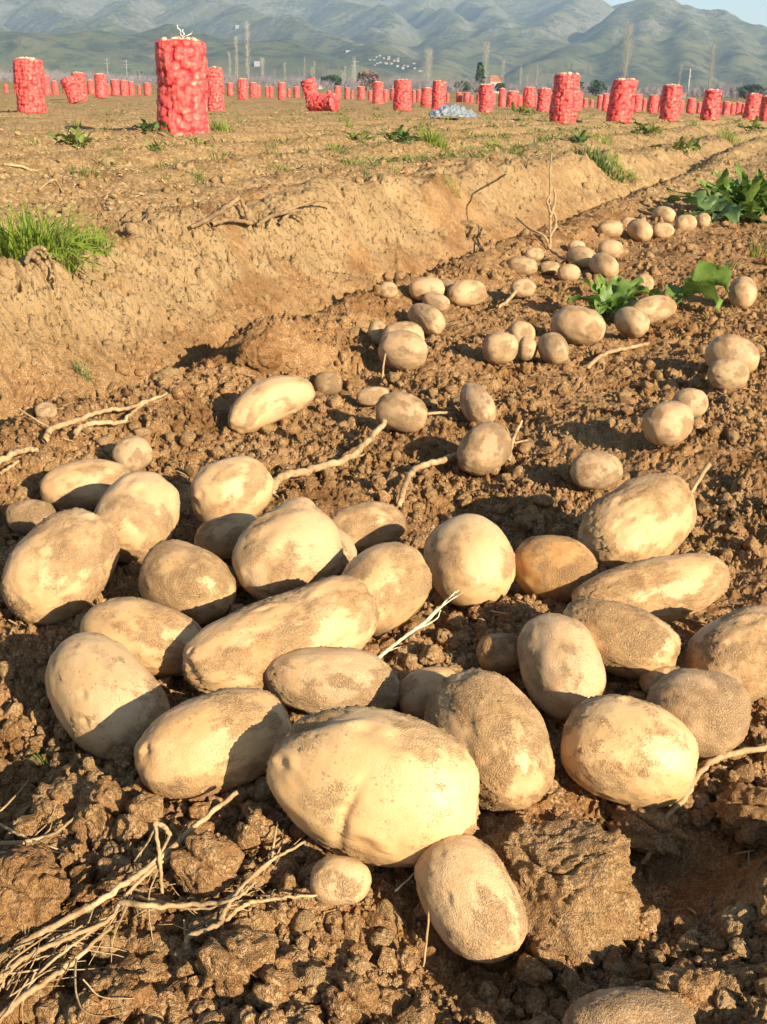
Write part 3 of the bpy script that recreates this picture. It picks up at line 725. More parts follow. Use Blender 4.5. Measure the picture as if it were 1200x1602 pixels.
FAR_LAB = 'small distant red net sack standing upright in the far rows'
SACKS = [  # px, top, base, width, label (None: far row), lean
 (288, 68, 213, 75, 'tallest and nearest red net sack of potatoes, standing beside a dark leafy weed', 0),
 (50, 95, 177, 42, 'second largest red net sack, leftmost in the field, heaped with pale potatoes', 0),
 (337, 108, 175, 26, 'red net sack standing just behind the right side of the tallest sack', 0),
 (880, 118, 194, 40, 'biggest red net sack on the right half of the field, broader at its base', .04),
 (967, 126, 192, 38, 'slanting wide red net sack, next on the right after the biggest one there', .09),
 (1046, 135, 190, 28, 'straight red net sack with a flat top, third of the big ones on the right', 0),
 (1109, 142, 188, 26, 'bulging red net sack between the flat topped one and the right edge', .05),
 (1173, 148, 189, 22, 'slim red net sack close to the right edge of the view', .05),
 (1198, 152, 190, 20, 'red net sack cut off by the right edge of the view', 0),
 (760, 134, 177, 22, 'red net sack right of the pale crumpled sheet, leaning a little back', -.04),
 (685, 128, 173, 21, 'red net sack directly behind the pale crumpled sheet', .03),
 (667, 139, 169, 17, 'short red net sack touching the one behind the pale sheet on its left', 0),
 (629, 127, 174, 26, 'stout red net sack left of the pair behind the pale sheet', 0),
 (591, 130, 164, 16, 'narrow red net sack standing two places left of the pale sheet', 0),
 (849, 140, 176, 20, 'red net sack immediately left of the biggest one on the right', .03),
 (827, 138, 168, 18, 'red net sack behind the leafy green weed, right of the pale sheet', 0),
 (800, 144, 168, 17, 'squat red net sack left of the leafy green weed', .06),
 (902, 145, 175, 15, 'smaller red net sack half hidden behind the biggest one on the right', 0),
 (159, 118, 154, 17, 'lone red net sack right of the two leaning ones', 0),
 (126, 116, 160, 20, 'red net sack standing behind a slumped one on the left', .02),
 (380, 125, 157, 15, 'mid distance red net sack at the foot of the tall pale poplars', 0),
 (984, 148, 176, 13, 'thin red net sack just behind the slanting wide one', 0),
 (1020, 150, 178, 15, 'red net sack in the gap between the slanting one and the flat topped one', 0),
 (785, 140, 168, 10, None, 0), (770, 149, 166, 9, None, 0),
] + [(a, b, c, w, None, 0) for a, b, c, w in [
 (397, 131, 154, 12), (441, 131, 157, 12), (424, 136, 153, 7), (418, 137, 152, 6), (74, 120, 150, 11), (87, 128, 149, 9), (27, 124, 147, 8), (103, 126, 147, 9), (143, 127, 149, 10),
 (181, 126, 150, 12), (195, 127, 151, 12), (206, 129, 150, 8), (231, 131, 150, 11), (360, 131, 151, 9), (464, 137, 154, 9), (515, 143, 156, 6), (528, 136, 157, 10), (543, 138, 156, 8), (565, 137, 157, 11),
 (579, 143, 158, 6), (603, 142, 160, 8), (615, 140, 158, 9), (647, 143, 161, 6), (655, 142, 160, 8), (700, 147, 161, 5), (718, 146, 161, 9), (730, 146, 161, 10), (737, 150, 162, 6), (749, 148, 163, 8),
 (783, 150, 165, 8), (812, 150, 167, 9), (838, 149, 168, 9), (861, 146, 170, 10), (915, 155, 169, 7), (925, 157, 169, 6), (938, 150, 172, 9), (946, 148, 174, 9), (996, 149, 176, 13), (1007, 156, 174, 6),
 (1032, 157, 176, 7), (1064, 158, 178, 9), (1080, 155, 178, 13), (1093, 161, 178, 7), (1128, 162, 179, 9), (1135, 160, 180, 12), (1145, 162, 180, 9), (1154, 161, 181, 9), (1162, 163, 181, 7), (1189, 163, 182, 8),
 (10, 133, 146, 6), (62, 131, 148, 6), (170, 133, 149, 6), (218, 134, 149, 5), (405, 136, 152, 6), (452, 140, 153, 5), (476, 140, 154, 5), (491, 139, 154, 6), (551, 143, 156, 5), (638, 146, 159, 5), (693, 149, 161, 5), (756, 152, 163, 5), (818, 154, 166, 5), (870, 152, 168, 6), (890, 156, 169, 5), (955, 158, 171, 6), (1014, 160, 174, 5), (1055, 162, 176, 5), (1103, 164, 178, 5), (1119, 165, 179, 5)]]

def build_sacks():
    protos = [make_sack_proto(s, waist=w) for s, w in ((1, .05), (2, .09), (3, .03), (4, .07), (5, .11))]
    for i, (px, top, base, w, lab, lean) in enumerate(SACKS):
        P, t = on_ground(px, base - 1)
        H = (base - top) * t / FPX * 1.0; W = w * t / FPX
        o = empty('net_sack', (P[0], P[1], P[2] - .012))
        if lab is None: tag(o, FAR_LAB, 'sack', 'distant red sacks in the far rows')
        else: tag(o, lab, 'sack', 'red net sacks of potatoes')
        if i < 4:
            me, mh = make_sack_proto(30 + i, H * .97, W / 2 * .97, True, (lean, 0), .021 * H / .82, .03 if i == 0 else .07)
            sc = (1, 1, 1)
        else:
            me, mh = make_sack_proto(60 + i, H * .97, W / 2 * .95, False, (lean, 0), .021) if abs(lean) > .02 else protos[i % 5]
            sc = (1, 1, 1) if abs(lean) > .02 else (W / .41, W / .41, H / .84)
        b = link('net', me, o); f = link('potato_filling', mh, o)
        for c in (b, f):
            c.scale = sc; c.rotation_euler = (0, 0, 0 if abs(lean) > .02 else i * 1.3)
        if i == 0:
            P0 = np.array([0.03, -.02, H * .985]); r2 = np.random.default_rng(3); parts = []
            for k in range(3):
                q = [P0]
                for j in range(5): q.append(q[-1] + np.array([r2.uniform(-.022, .022), r2.uniform(-.02, .02), .014 * (1 - .2 * k) + r2.uniform(-.012, .012)]))
                parts.append(tube(spline(q, 14), .0035, 5))
            link('tie_string', make_mesh('tie_string', *merge(parts), M_string, True), o)
    # the two that fell against each other, and the slumped pair on the left
    def fallen(px, base, L, W, yaw, tilt, lab, seed):
        P, t = on_ground(px, base); L = L * t / FPX; W = W * t / FPX
        me, mh = make_sack_proto(seed, L, W / 2, False, (0, 0), .03, .10)
        o = empty('net_sack', (P[0], P[1], P[2] + W * .5 * abs(math.sin(tilt)) - .02)); o.rotation_euler = (0, tilt, yaw)
        tag(o, lab, 'sack', 'red net sacks of potatoes')
        link('net', me, o)
    fallen(487, 174, 48, 25, R_(-35), R_(86), 'fallen red net sack lying on its side against a leaning one', 91)
    fallen(493, 171, 44, 21, R_(-8), R_(-16), 'leaning red net sack propped beside the fallen one', 92)
    fallen(121, 162, 38, 21, R_(10), R_(-20), 'slumped red net sack tipping over in front of another on the left', 93)

# ------------------------------------------------------------------ crumpled sheet in the field
def build_sheet():
    P, t = on_ground(708, 188)
    n = N('pale_plastic'); Pn = n.coord('Object')
    mt = n.done(n.mix(n.noise(Pn, 6, 4), (.15, .17, .18), (.29, .32, .33)), .35, .5)
    u, v = np.meshgrid(np.linspace(-1, 1, 60), np.linspace(-1, 1, 40)); u = u.ravel(); v = v.ravel()
    k = 1 - .12 * np.abs(fbm2(u * 1.5, v * 1.5, 3, 5))
    x = u * .36 * k; y = v * .40 * k
    hgt = .17 * np.exp(-(u ** 2 * 1.3 + v ** 2 * 1.8)) + .06 * np.abs(fbm2(u * 3, v * 3, 3, 8)) + .03
    I = np.arange(2400).reshape(40, 60); F = np.stack([I[:-1, :-1], I[:-1, 1:], I[1:, 1:], I[1:, :-1]], -1).reshape(-1, 4)
    me = make_mesh('plastic_sheet', np.stack([x, y, hgt], 1), F.astype(np.int32), mt)
    o = link('plastic_sheet', me, None, (P[0], P[1] + .1, P[2])); md = o.modifiers.new('thick', 'SOLIDIFY'); md.thickness = .006
    tag(o, 'crumpled pale grey plastic sheet lying on the field before red sacks', 'sheet')
# ------------------------------------------------------------------ plants and dry stalks
def leaf_mat(name, c1, c2, trans=.25, rough=.5):
    n = N(name); P = n.coord('Object')
    info = n.n('ShaderNodeObjectInfo')
    c = n.mix(n.ramp(n.noise(P, 45, 4, .6), .3, .7), c1, c2)
    c = n.mix(n.ramp(n.noise(P, 7, 2), .4, .7, 0, .5), c, tuple(.5 * (a + b) * 1.25 for a, b in zip(c1, c2)))
    m = n.done(c, rough, .35)
    tr = n.n('ShaderNodeBsdfTranslucent'); n.l(c, tr.inputs[0])
    mx = n.n('ShaderNodeMixShader'); mx.inputs[0].default_value = trans
    n.l(n.b.outputs[0], mx.inputs[1]); n.l(tr.outputs[0], mx.inputs[2]); n.l(mx.outputs[0], n.out.inputs[0])
    n.bump(n.noise(P, 220, 3), .001, .5)
    return m
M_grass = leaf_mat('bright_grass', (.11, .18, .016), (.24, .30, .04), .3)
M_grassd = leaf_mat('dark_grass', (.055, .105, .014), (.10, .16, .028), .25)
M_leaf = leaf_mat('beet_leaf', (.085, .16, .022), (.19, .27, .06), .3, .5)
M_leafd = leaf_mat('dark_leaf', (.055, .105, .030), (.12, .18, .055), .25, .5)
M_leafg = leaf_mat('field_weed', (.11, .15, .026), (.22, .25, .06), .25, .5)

def dry_mat(name, a, b):
    n = N(name); P = n.coord('Object')
    c = n.mix(n.ramp(n.noise(P, 30, 4, .65), .35, .68), a, b)
    c = n.mix(n.ramp(n.noise(P, 110, 4, .7), .48, .66, 0, .8), c, (.20, .115, .05))
    n.bump(n.noise(P, 500, 3), .0008, .8)
    return n.done(c, .8, .25)
M_dry = dry_mat('dry_stalk', (.30, .19, .088), (.48, .34, .175))
M_white = dry_mat('bleached_straw', (.62, .50, .30), (.78, .68, .46))
M_tan = dry_mat('dry_tan', (.26, .17, .085), (.44, .31, .16))
M_dead = dry_mat('dead_brown', (.16, .10, .05), (.30, .20, .10))

def blades(n_, spread, h, width, seed, droop=.6, squash=1.):
    r2 = np.random.default_rng(seed); Vs, Fs = [], []; n = 0
    for i in range(n_):
        a = r2.uniform(0, 2 * np.pi); rr = spread * math.sqrt(r2.random()) * .75
        base = np.array([rr * math.cos(a), rr * math.sin(a) * squash, -.004])
        da = a + r2.normal(0, .7); hh = h * r2.uniform(.45, 1.05); out = hh * r2.uniform(.15, droop)
        dirv = np.array([math.cos(da), math.sin(da), 0]); w = width * r2.uniform(.6, 1.3)
        side = np.array([-dirv[1], dirv[0], 0]) ; tw = r2.uniform(-1, 1); side = side * math.cos(tw) + np.array([0, 0, .4]) * math.sin(tw)
        ks = 5
        for j in range(ks):
            u = j / (ks - 1)
            c = base + dirv * out * u ** 1.7 + np.array([0, 0, hh * (u - .28 * u ** 3 * (out / hh))])
            ww = w * (1 - u ** 1.6) * .5 + .0003
            Vs += [c - side * ww, c + side * ww]
        for j in range(ks - 1): Fs.append([n + 2 * j, n + 2 * j + 1, n + 2 * j + 3, n + 2 * j + 2])
        n += ks * 2
    return np.array(Vs), np.array(Fs, np.int32)

def leaf(L, W, az, elev, curl, seed, lob=.12, nu=13, nv=8, stalk=.35, roll=0.):
    """one broad wavy leaf on its stalk, growing from the origin"""
    r2 = np.random.default_rng(seed)
    u = np.linspace(0, 1, nu); d = np.array([math.cos(az), math.sin(az), 0]); s = np.array([-d[1], d[0], 0]); zz = np.array([0, 0, 1.])
    s = s * math.cos(roll) + zz * math.sin(roll)
    ang = elev - curl * u ** 1.3
    st = stalk * L
    c = np.zeros((nu, 3)); c[0] = st * (d * math.cos(elev) + zz * math.sin(elev))
    for i in range(1, nu): c[i] = c[i - 1] + L / (nu - 1) * (d * math.cos(ang[i]) + zz * math.sin(ang[i]))
    nrm = -d * np.sin(ang)[:, None] + zz * np.cos(ang)[:, None]
    wid = W * .5 * np.sin(np.pi * np.clip(u, .0, 1) ** .62) ** .75 * (1 - lob + lob * np.sin(u * 21 + r2.uniform(0, 6))) + .0006
    V = []
    for i in range(nu):
        for j in range(nv):
            q = j / (nv - 1) * 2 - 1
            ruff = .10 * W * abs(q) ** 2 * math.sin(u[i] * 13 + q * 3 + seed) + .10 * W * abs(q) + .03 * W * math.sin(u[i] * 30 + q * 5)
            V.append(c[i] + s * wid[i] * q + nrm[i] * ruff)
    I = np.arange(nu * nv).reshape(nu, nv)
    F = np.stack([I[:-1, :-1], I[:-1, 1:], I[1:, 1:], I[1:, :-1]], -1).reshape(-1, 4)
    T, TF = tube(np.linspace([0, 0, -.005], c[0] + (c[1] - c[0]) * .3, 4), [.05 * W, .045 * W, .04 * W, .03 * W], 5)
    return merge([(np.array(V), F.astype(np.int32)), (T, TF)])

def grass_tuft(px, py, wpx, hpx, lab, n_=90, mat=None, seed=0, name='grass_tuft', group='grass tufts', droop=.8, squash=.8, bw=None):
    P, t = on_ground(px, py)
    V, F = blades(n_, wpx * t / FPX / 2, hpx * t / FPX, bw or .05 * hpx * t / FPX, seed, droop, squash)
    V[:, 2] += Hlow(P[0] + V[:, 0], P[1] + V[:, 1]) - Hlow(P[0], P[1])
    tag(link(name, make_mesh(name, V, F, mat or M_grass), None, P), lab, 'grass', group)

def leafy(px, py, specs, lab, mat, k=None, group=None, name='leafy_weed'):
    P, t = on_ground(px, py)
    s = t / FPX
    V, F = merge([leaf(L * s, W * s, R_(az), R_(el), cu, i + int(px), roll=ro) for i, (L, W, az, el, cu, ro) in enumerate(specs)])
    tag(link(name, make_mesh(name, V, F, mat), None, P), lab, 'plant', group)

def weed_mesh(seed, h, n_, wide=.35):
    r2 = np.random.default_rng(seed); parts = []
    for i in range(n_):
        V, F = leaf(h * r2.uniform(.5, 1), h * wide * r2.uniform(.7, 1.3), r2.uniform(0, 6.28), r2.uniform(.3, 1.3), r2.uniform(.3, 1.3), seed + i, .2, 7, 4, .3, r2.uniform(-.5, .5))
        parts.append((V + (r2.normal(0, .35 * h), r2.normal(0, .3 * h), 0), F))
    return merge(parts)

def build_plants():
    grass_tuft(55, 398, 190, 92, 'large bright green grass tuft on the bank at the left edge', 330, M_grass, 1, droop=1.15, squash=.6, bw=.0045)
    grass_tuft(140, 384, 90, 40, 'low spreading green grass running out right of the large tuft', 130, M_grass, 2, droop=1.3, bw=.004)
    grass_tuft(935, 258, 120, 30, 'wide dark green grass tuft on the crest of the bank', 260, M_grassd, 3, droop=1.0, squash=.3)
    grass_tuft(975, 272, 60, 26, 'lighter grass hanging over the bank below the wide dark tuft', 90, M_grass, 31, droop=1.2)
    grass_tuft(707, 296, 38, 16, 'small bright grass patch on the bank face', 60, M_grass, 4, droop=1.1)
    grass_tuft(135, 586, 46, 20, 'thin pale grass sprouting at the foot of the bank', 40, M_grassd, 5, droop=1.1)
    grass_tuft(347, 208, 42, 26, 'bright green tuft right of the tallest red sack', 110, M_grass, 6)
    grass_tuft(680, 226, 60, 30, 'bright green grass clump in the field below the pale sheet', 150, M_grass, 7)
    grass_tuft(775, 234, 46, 18, 'low light green clump right of the one below the pale sheet', 90, M_grass, 8)
    grass_tuft(522, 236, 34, 16, 'short light green tuft at the middle of the field', 60, M_grass, 9)
    grass_tuft(940, 222, 60, 16, 'long low green patch under the biggest right hand sack', 100, M_grass, 10)
    grass_tuft(1150, 224, 95, 20, 'broad yellowish green patch below the rightmost sacks', 150, M_grass, 11)
    grass_tuft(130, 276, 60, 26, 'sparse pale weeds growing before the bank top, above the large tuft', 60, M_grassd, 12, droop=1.1)
    grass_tuft(575, 276, 26, 16, 'tiny dark tuft on the second ridge', 40, M_grassd, 13)
    grass_tuft(548, 200, 26, 14, 'small fresh green tuft below the fallen sack', 50, M_grass, 14)
    grass_tuft(1135, 424, 40, 30, 'thin grey green seedling beyond the lone pointed potato', 30, M_grassd, 15, droop=1.2)
    grass_tuft(1185, 402, 36, 44, 'fine green shoots at the right edge near the far row of potatoes', 26, M_grass, 16, droop=.7)
    grass_tuft(72, 1192, 30, 30, 'tiny grey green seedling in the soil at the left', 16, M_grassd, 17, droop=1.2)
    # weeds with leaves in the field
    r2 = np.random.default_rng(8)
    for i, (px, py, h, n_, mat, lab) in enumerate([
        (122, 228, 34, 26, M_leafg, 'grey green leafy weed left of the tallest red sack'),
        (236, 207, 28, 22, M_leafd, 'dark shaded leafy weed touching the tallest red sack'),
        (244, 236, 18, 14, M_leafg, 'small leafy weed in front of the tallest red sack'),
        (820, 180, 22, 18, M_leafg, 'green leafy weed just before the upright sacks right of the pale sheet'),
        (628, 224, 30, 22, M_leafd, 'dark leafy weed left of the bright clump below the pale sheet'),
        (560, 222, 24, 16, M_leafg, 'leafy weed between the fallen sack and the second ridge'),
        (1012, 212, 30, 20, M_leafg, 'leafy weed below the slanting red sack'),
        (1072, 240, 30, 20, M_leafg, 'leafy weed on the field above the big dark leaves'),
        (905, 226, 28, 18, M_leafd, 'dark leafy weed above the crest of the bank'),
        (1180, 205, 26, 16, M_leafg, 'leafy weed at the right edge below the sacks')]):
        P, t = on_ground(px, py); s = t / FPX
        V, F = weed_mesh(400 + i * 31, h * s, n_)
        tag(link('leafy_weed', make_mesh('leafy_weed', V, F, mat), None, P), lab, 'weed', 'leafy weeds of the field')
    # the leafy plant among the potatoes: lobed leaves
    leafy(945, 498, [(58, 36, 150, 70, 1.0, .3), (52, 34, 110, 80, .8, -.3), (60, 40, 60, 65, 1.1, .2), (66, 40, 20, 45, 1.0, -.5), (60, 42, 200, 50, 1.5, .3), (54, 40, -60, 40, 1.9, .5), (50, 36, -110, 50, 1.8, -.4), (46, 32, 250, 60, 1.6, .2), (40, 30, 90, 85, .6, .6), (62, 34, 5, 60, .8, .9), (40, 28, 170, 25, 1.0, 0), (50, 34, -25, 55, 1.3, -.2)],
          'low rosette of lobed green leaves growing between the potatoes', M_leaf)
    leafy(1050, 480, [(86, 68, 10, 52, 2.0, -.9), (74, 56, -35, 45, 2.3, -.6), (56, 38, 170, 35, 1.2, .4), (40, 30, 70, 55, 1.3, .2)],
          'single big drooping dark green leaf pair right of the leafy rosette', M_leaf)
    leafy(1112, 348, [(58, 52, 165, 45, 1.2, .2), (50, 46, 120, 55, 1.0, -.3), (48, 40, 215, 30, 1.5, .2), (56, 44, -70, 35, 1.7, .5), (70, 40, -20, 15, .8, -.2), (60, 34, 0, 12, .6, 0), (46, 40, 60, 60, 1.2, 0)],
          'spreading plant with broad dark bluish leaves at the far end of the potatoes', M_leafd)
    P, t = on_ground(1170, 340); s = t / FPX
    V, F = weed_mesh(777, 80 * s, 90, .3); V[:, 0] *= .95
    tag(link('leafy_weed', make_mesh('leafy_weed', V, F, M_leaf), None, P), 'bushy green weed with yellowish top leaves at the right edge', 'weed')

# ------------------------------------------------------------------ dry stalks
def py_near(pts): return min(p[1] for p in pts) > 300
def stalk(lab, lines, mat, name='dry_stalk', cat='stalk'):
    """lines: lists of (px, py, lift in px) with a thickness in px at both ends"""
    parts = []
    for k, (pts, w0, w1) in enumerate(lines):
        if cat in ('stems', 'roots'): w0, w1 = w0 * .92, w1 * .85
        px = spline(np.array([(a, b + c * .8, c) for a, b, c in pts], float), (9 if w0 > 5 else 4) * len(pts)); n_ = len(px)
        if py_near(pts):
            D, t = on_soil(px[:, 0], px[:, 1])
            e = np.pad(t, 4, mode='edge'); lo = np.min([e[q:q + n_] for q in range(9)], 0)            # lies on the highest clods it crosses
            e = np.pad(lo, 5, mode='edge'); lo = np.mean([e[q:q + n_] for q in range(11)], 0)
            t = np.minimum(lo, t) * .35 + lo * .65
            t = t - .010 - .5 * w0 * t / FPX
            C = CAMP + D * t[:, None]; ts = t
        else:
            R = [on_ground(a, b) for a, b, c in px]; C = np.array([r[0] for r in R]); ts = np.array([r[1] for r in R]); C[:, 2] += .004
        C = C + np.outer(px[:, 2] * ts / FPX, (0, 0, 1.))
        C = C + .3 * w0 * np.mean(ts) / FPX * np.stack([noise2(np.arange(n_) * .4, np.full(n_, k + j * 9.), 5 + k + int(pts[0][0])) for j in range(3)], 1)
        rad = np.linspace(w0, w1, n_) * .5 * ts / FPX
        rad = rad * (1 + .18 * noise2(np.arange(n_) * .8, np.full(n_, k * 3.), 8 + k))
        parts.append(tube(C, rad, 7, k, .08))
    V, F = merge(parts)
    c = V.mean(0)
    tag(link(name, make_mesh(name, V - c, F, mat), None, c), lab, cat, 'dry stalks')

def fibres(spine, n_, reach, seed):
    """fine side roots that fray off a stem"""
    r2 = np.random.default_rng(seed); out = []; S_ = spline(np.array(spine, float), 60)
    for _ in range(n_):
        i = r2.integers(2, 54); p = S_[i]; d = S_[min(i + 4, 59)] - S_[i - 2]; d /= np.linalg.norm(d) + 1e-6; d = d * r2.choice([-1, 1]); q = np.array([-d[1], d[0]]) * r2.choice([-1, 1])
        L = reach * r2.uniform(.4, 1.3); b = r2.uniform(.1, .9)
        pts = [(p[0], p[1], 8)] + [(p[0] + d[0] * L * u + q[0] * L * b * u ** 1.4 + r2.normal(0, 3), p[1] + d[1] * L * u + q[1] * L * b * u ** 1.4 + r2.normal(0, 3), 8 * (1 - u) + 2) for u in (.35, .7, 1.)]
        out.append((pts, r2.uniform(2, 4.5), 1.2))
    return out
def build_stalks():
    stalk('long thick dry stalk reaching up from the clean rounded potato', [([(424, 770, 6), (440, 748, 8), (490, 735, 8), (545, 718, 10), (575, 692, 12), (602, 662, 14)], 15, 9), ([(545, 718, 8), (570, 712, 4)], 8, 3)], M_dry)
    stalk('bent forked dry stalk leading to the mud coated potato', [([(625, 792, 4), (634, 760, 10), (650, 735, 12), (690, 722, 8), (712, 714, 6)], 9, 11)], M_dry)
    stalk('short dry fork standing right of the mud coated potato', [([(795, 722, 4), (802, 690, 12), (815, 662, 18)], 7, 4), ([(802, 690, 12), (790, 672, 16)], 5, 3), ([(805, 695, 10), (825, 690, 12)], 4, 3)], M_dry)
    stalk('long thin white straw slanting up against the round yellow potato', [([(592, 1030, 10), (630, 1000, 22), (672, 970, 34), (700, 940, 44), (716, 928, 48)], 6, 2.2), ([(640, 992, 24), (680, 972, 26), (688, 958, 30)], 3, 1.5), ([(655, 982, 30), (690, 952, 40), (722, 932, 44)], 3, 1.5), ([(600, 1022, 12), (628, 1012, 14)], 3, 1)], M_white)
    stalk('tangled bundle of long dry potato stems at the bottom corner', [
        ([(2, 1500, 8), (60, 1462, 12), (140, 1420, 18), (200, 1380, 22), (250, 1345, 26), (310, 1290, 26), (372, 1240, 24)], 13, 9),
        ([(0, 1530, 4), (40, 1498, 8), (100, 1470, 10), (170, 1440, 12), (190, 1410, 16), (240, 1360, 20), (300, 1320, 22), (330, 1296, 20)], 10, 5),
        ([(0, 1592, 4), (30, 1565, 6), (80, 1530, 8), (120, 1500, 8), (175, 1450, 12)], 14, 7),
        ([(10, 1548, 2), (30, 1515, 6), (75, 1480, 8), (130, 1448, 10)], 6, 4), ([(5, 1545, 2), (12, 1510, 5), (50, 1480, 6), (80, 1460, 6)], 4, 3),
        ([(20, 1575, 3), (70, 1515, 8), (120, 1475, 10), (180, 1430, 14)], 6, 4),
        ([(190, 1412, 14), (250, 1418, 16), (320, 1414, 16), (365, 1408, 16), (400, 1380, 16)], 11, 6),
        ([(195, 1400, 12), (240, 1408, 14), (300, 1422, 12), (360, 1416, 12)], 7, 4),
        ([(120, 1500, 4), (118, 1540, 4), (130, 1580, 4), (165, 1590, 4), (200, 1582, 2)], 4, 2), ([(130, 1532, 3), (160, 1560, 4), (210, 1562, 2)], 3, 2)] + fibres([(5, 1570), (80, 1500), (180, 1430), (300, 1310)], 38, 85, 3) + fibres([(0, 1540), (60, 1480), (160, 1440)], 24, 70, 4), M_dry, 'withered_stems', 'stems')
    stalk('branched dry stem with a hooked end below the biggest potato', [
        ([(293, 1490, 2), (297, 1465, 8), (340, 1448, 12), (352, 1425, 14), (375, 1392, 18), (420, 1350, 22), (478, 1317, 22)], 11, 5),
        ([(352, 1440, 8), (385, 1415, 12), (420, 1408, 12), (470, 1402, 12), (522, 1402, 10)], 9, 4),
        ([(355, 1418, 14), (380, 1388, 16), (440, 1335, 20)], 7, 4), ([(345, 1455, 6), (350, 1430, 12), (365, 1400, 16), (395, 1372, 18)], 9, 5),
        ([(292, 1470, 6), (288, 1440, 6)], 7, 4), ([(400, 1385, 10), (402, 1405, 4)], 3, 2), ([(425, 1345, 16), (432, 1300, 22), (434, 1288, 24)], 5, 3)] + fibres([(300, 1465), (355, 1420), (420, 1350), (470, 1320)], 12, 40, 5) + fibres([(200, 1412), (300, 1416), (400, 1400), (510, 1402)], 12, 36, 6), M_dry, 'withered_stems', 'stems')
    stalk('thin upright dry twig with a broken folded top, in the stem bundle', [
        ([(254, 1402, 0), (253, 1350, 52), (249, 1290, 108)], 6, 6), ([(249, 1292, 106), (262, 1296, 100), (270, 1308, 88)], 9, 7), ([(270, 1308, 86), (258, 1330, 60), (240, 1350, 40), (205, 1370, 16)], 5, 3), ([(250, 1294, 104), (236, 1318, 70), (212, 1348, 34)], 4, 3)], M_dry)
    stalk('thin pale roots curving over the soil at the left edge', [
        ([(0, 1320, 6), (45, 1316, 8), (90, 1302, 10), (130, 1272, 12), (190, 1264, 6)], 8, 3), ([(0, 1290, 6), (30, 1305, 8), (60, 1318, 8), (110, 1335, 4)], 6, 3),
        ([(55, 1318, 8), (80, 1345, 6), (88, 1380, 4), (86, 1400, 2)], 4, 2.5), ([(0, 1270, 4), (30, 1240, 5), (45, 1220, 3)], 4, 2), ([(18, 1455, 3), (40, 1412, 6), (90, 1400, 4)], 5, 3), ([(0, 1335, 4), (60, 1330, 5), (115, 1338, 3)], 6, 3)] + fibres([(0, 1318), (60, 1312), (130, 1272)], 9, 45, 7), M_dry, 'dry_roots', 'roots')
    stalk('thick bleached root curving round below the clean specked potato', [
        ([(1006, 1352, 4), (1022, 1322, 6), (1035, 1285, 12), (1070, 1248, 16), (1090, 1212, 18), (1125, 1185, 18), (1200, 1170, 14), (1240, 1160, 10)], 8, 11), ([(1035, 1290, 10), (1060, 1250, 12), (1085, 1225, 12)], 7, 5), ([(1085, 1205, 14), (1110, 1190, 14), (1150, 1178, 12)], 9, 5)], M_dry, 'dry_root', 'root')
    stalk('pair of bleached crooked stalks beside the foot of the bank', [
        ([(70, 690, 4), (82, 672, 8), (120, 660, 10), (160, 645, 10), (205, 638, 6), (262, 616, 6)], 11, 5), ([(116, 682, 4), (130, 668, 8), (165, 662, 8), (190, 662, 8), (215, 640, 8), (240, 624, 6)], 10, 4), ([(30, 640, 4), (60, 660, 6), (84, 672, 6)], 3, 3)], M_dry)
    stalk('dry stalk running off the left edge above the flat potato', [([(-20, 735, 6), (20, 712, 8), (48, 704, 8), (60, 706, 6)], 12, 7), ([(0, 742, 4), (30, 722, 4)], 7, 4)], M_dry)
    stalk('straight dry stick lying below the leafy plant', [([(918, 575, 4), (945, 555, 6), (985, 545, 6), (1016, 538, 6)], 7, 6)], M_dry)
    stalk('tall thin dead upright stalk with withered leaves at the foot of the bank', [
        ([(860, 392, 0), (858, 350, 38), (854, 300, 82), (854, 268, 112)], 4, 3), ([(857, 350, 40), (864, 330, 52), (862, 312, 66)], 5, 3), ([(858, 375, 12), (868, 355, 26), (860, 335, 44)], 6, 3), ([(859, 345, 46), (852, 330, 56), (856, 318, 68)], 5, 3), ([(860, 390, 2), (850, 372, 14), (828, 360, 8), (808, 342, 6)], 4, 3), ([(862, 392, 3), (875, 402, 4), (888, 408, 2)], 5, 4)], M_tan)
    stalk('dry stub of stalk beside the small pale potato', [([(780, 482, 2), (795, 470, 4), (806, 458, 6)], 5, 6)], M_dry)
    stalk('thin pale twig standing against the dusty round potato', [([(598, 602, 0), (599, 580, 20), (602, 560, 38)], 4, 3)], M_tan)
    stalk('straw pointing from the dirty mid sized potato', [([(668, 648, 3), (690, 646, 4), (708, 647, 3)], 5, 4)], M_dry)
    stalk('bent dry straw standing up right of the big leaning potato', [([(1078, 778, 4), (1090, 755, 16), (1106, 730, 28)], 5, 8)], M_dry)
    stalk('charred looking dead branch lying on the crest of the bank', [([(300, 356, 4), (335, 340, 10), (375, 314, 22)], 7, 8), ([(376, 314, 22), (386, 335, 12), (390, 352, 4)], 6, 8), ([(330, 352, 4), (360, 345, 5), (395, 350, 3)], 8, 6), ([(310, 352, 4), (350, 330, 14)], 9, 6)], M_dead, 'dead_branch', 'branch')
    stalk('matted dead stems on the crest right of the charred branch', [([(402, 352, 3), (430, 338, 8), (470, 330, 4)], 7, 5), ([(420, 356, 3), (428, 340, 10), (440, 325, 16)], 6, 4), ([(436, 352, 2), (455, 336, 9), (478, 345, 4)], 6, 4), ([(440, 335, 6), (470, 322, 4), (500, 316, 8), (530, 318, 3)], 5, 3)], M_dead, 'dead_branch', 'branch')
    stalk('brown withered stem hanging down the bank below the large tuft', [([(40, 412, 4), (55, 392, 14), (72, 395, 14), (85, 420, 8), (90, 450, 4)], 9, 3), ([(50, 400, 10), (62, 410, 8), (70, 425, 4)], 12, 5)], M_dead, 'dead_branch', 'branch')
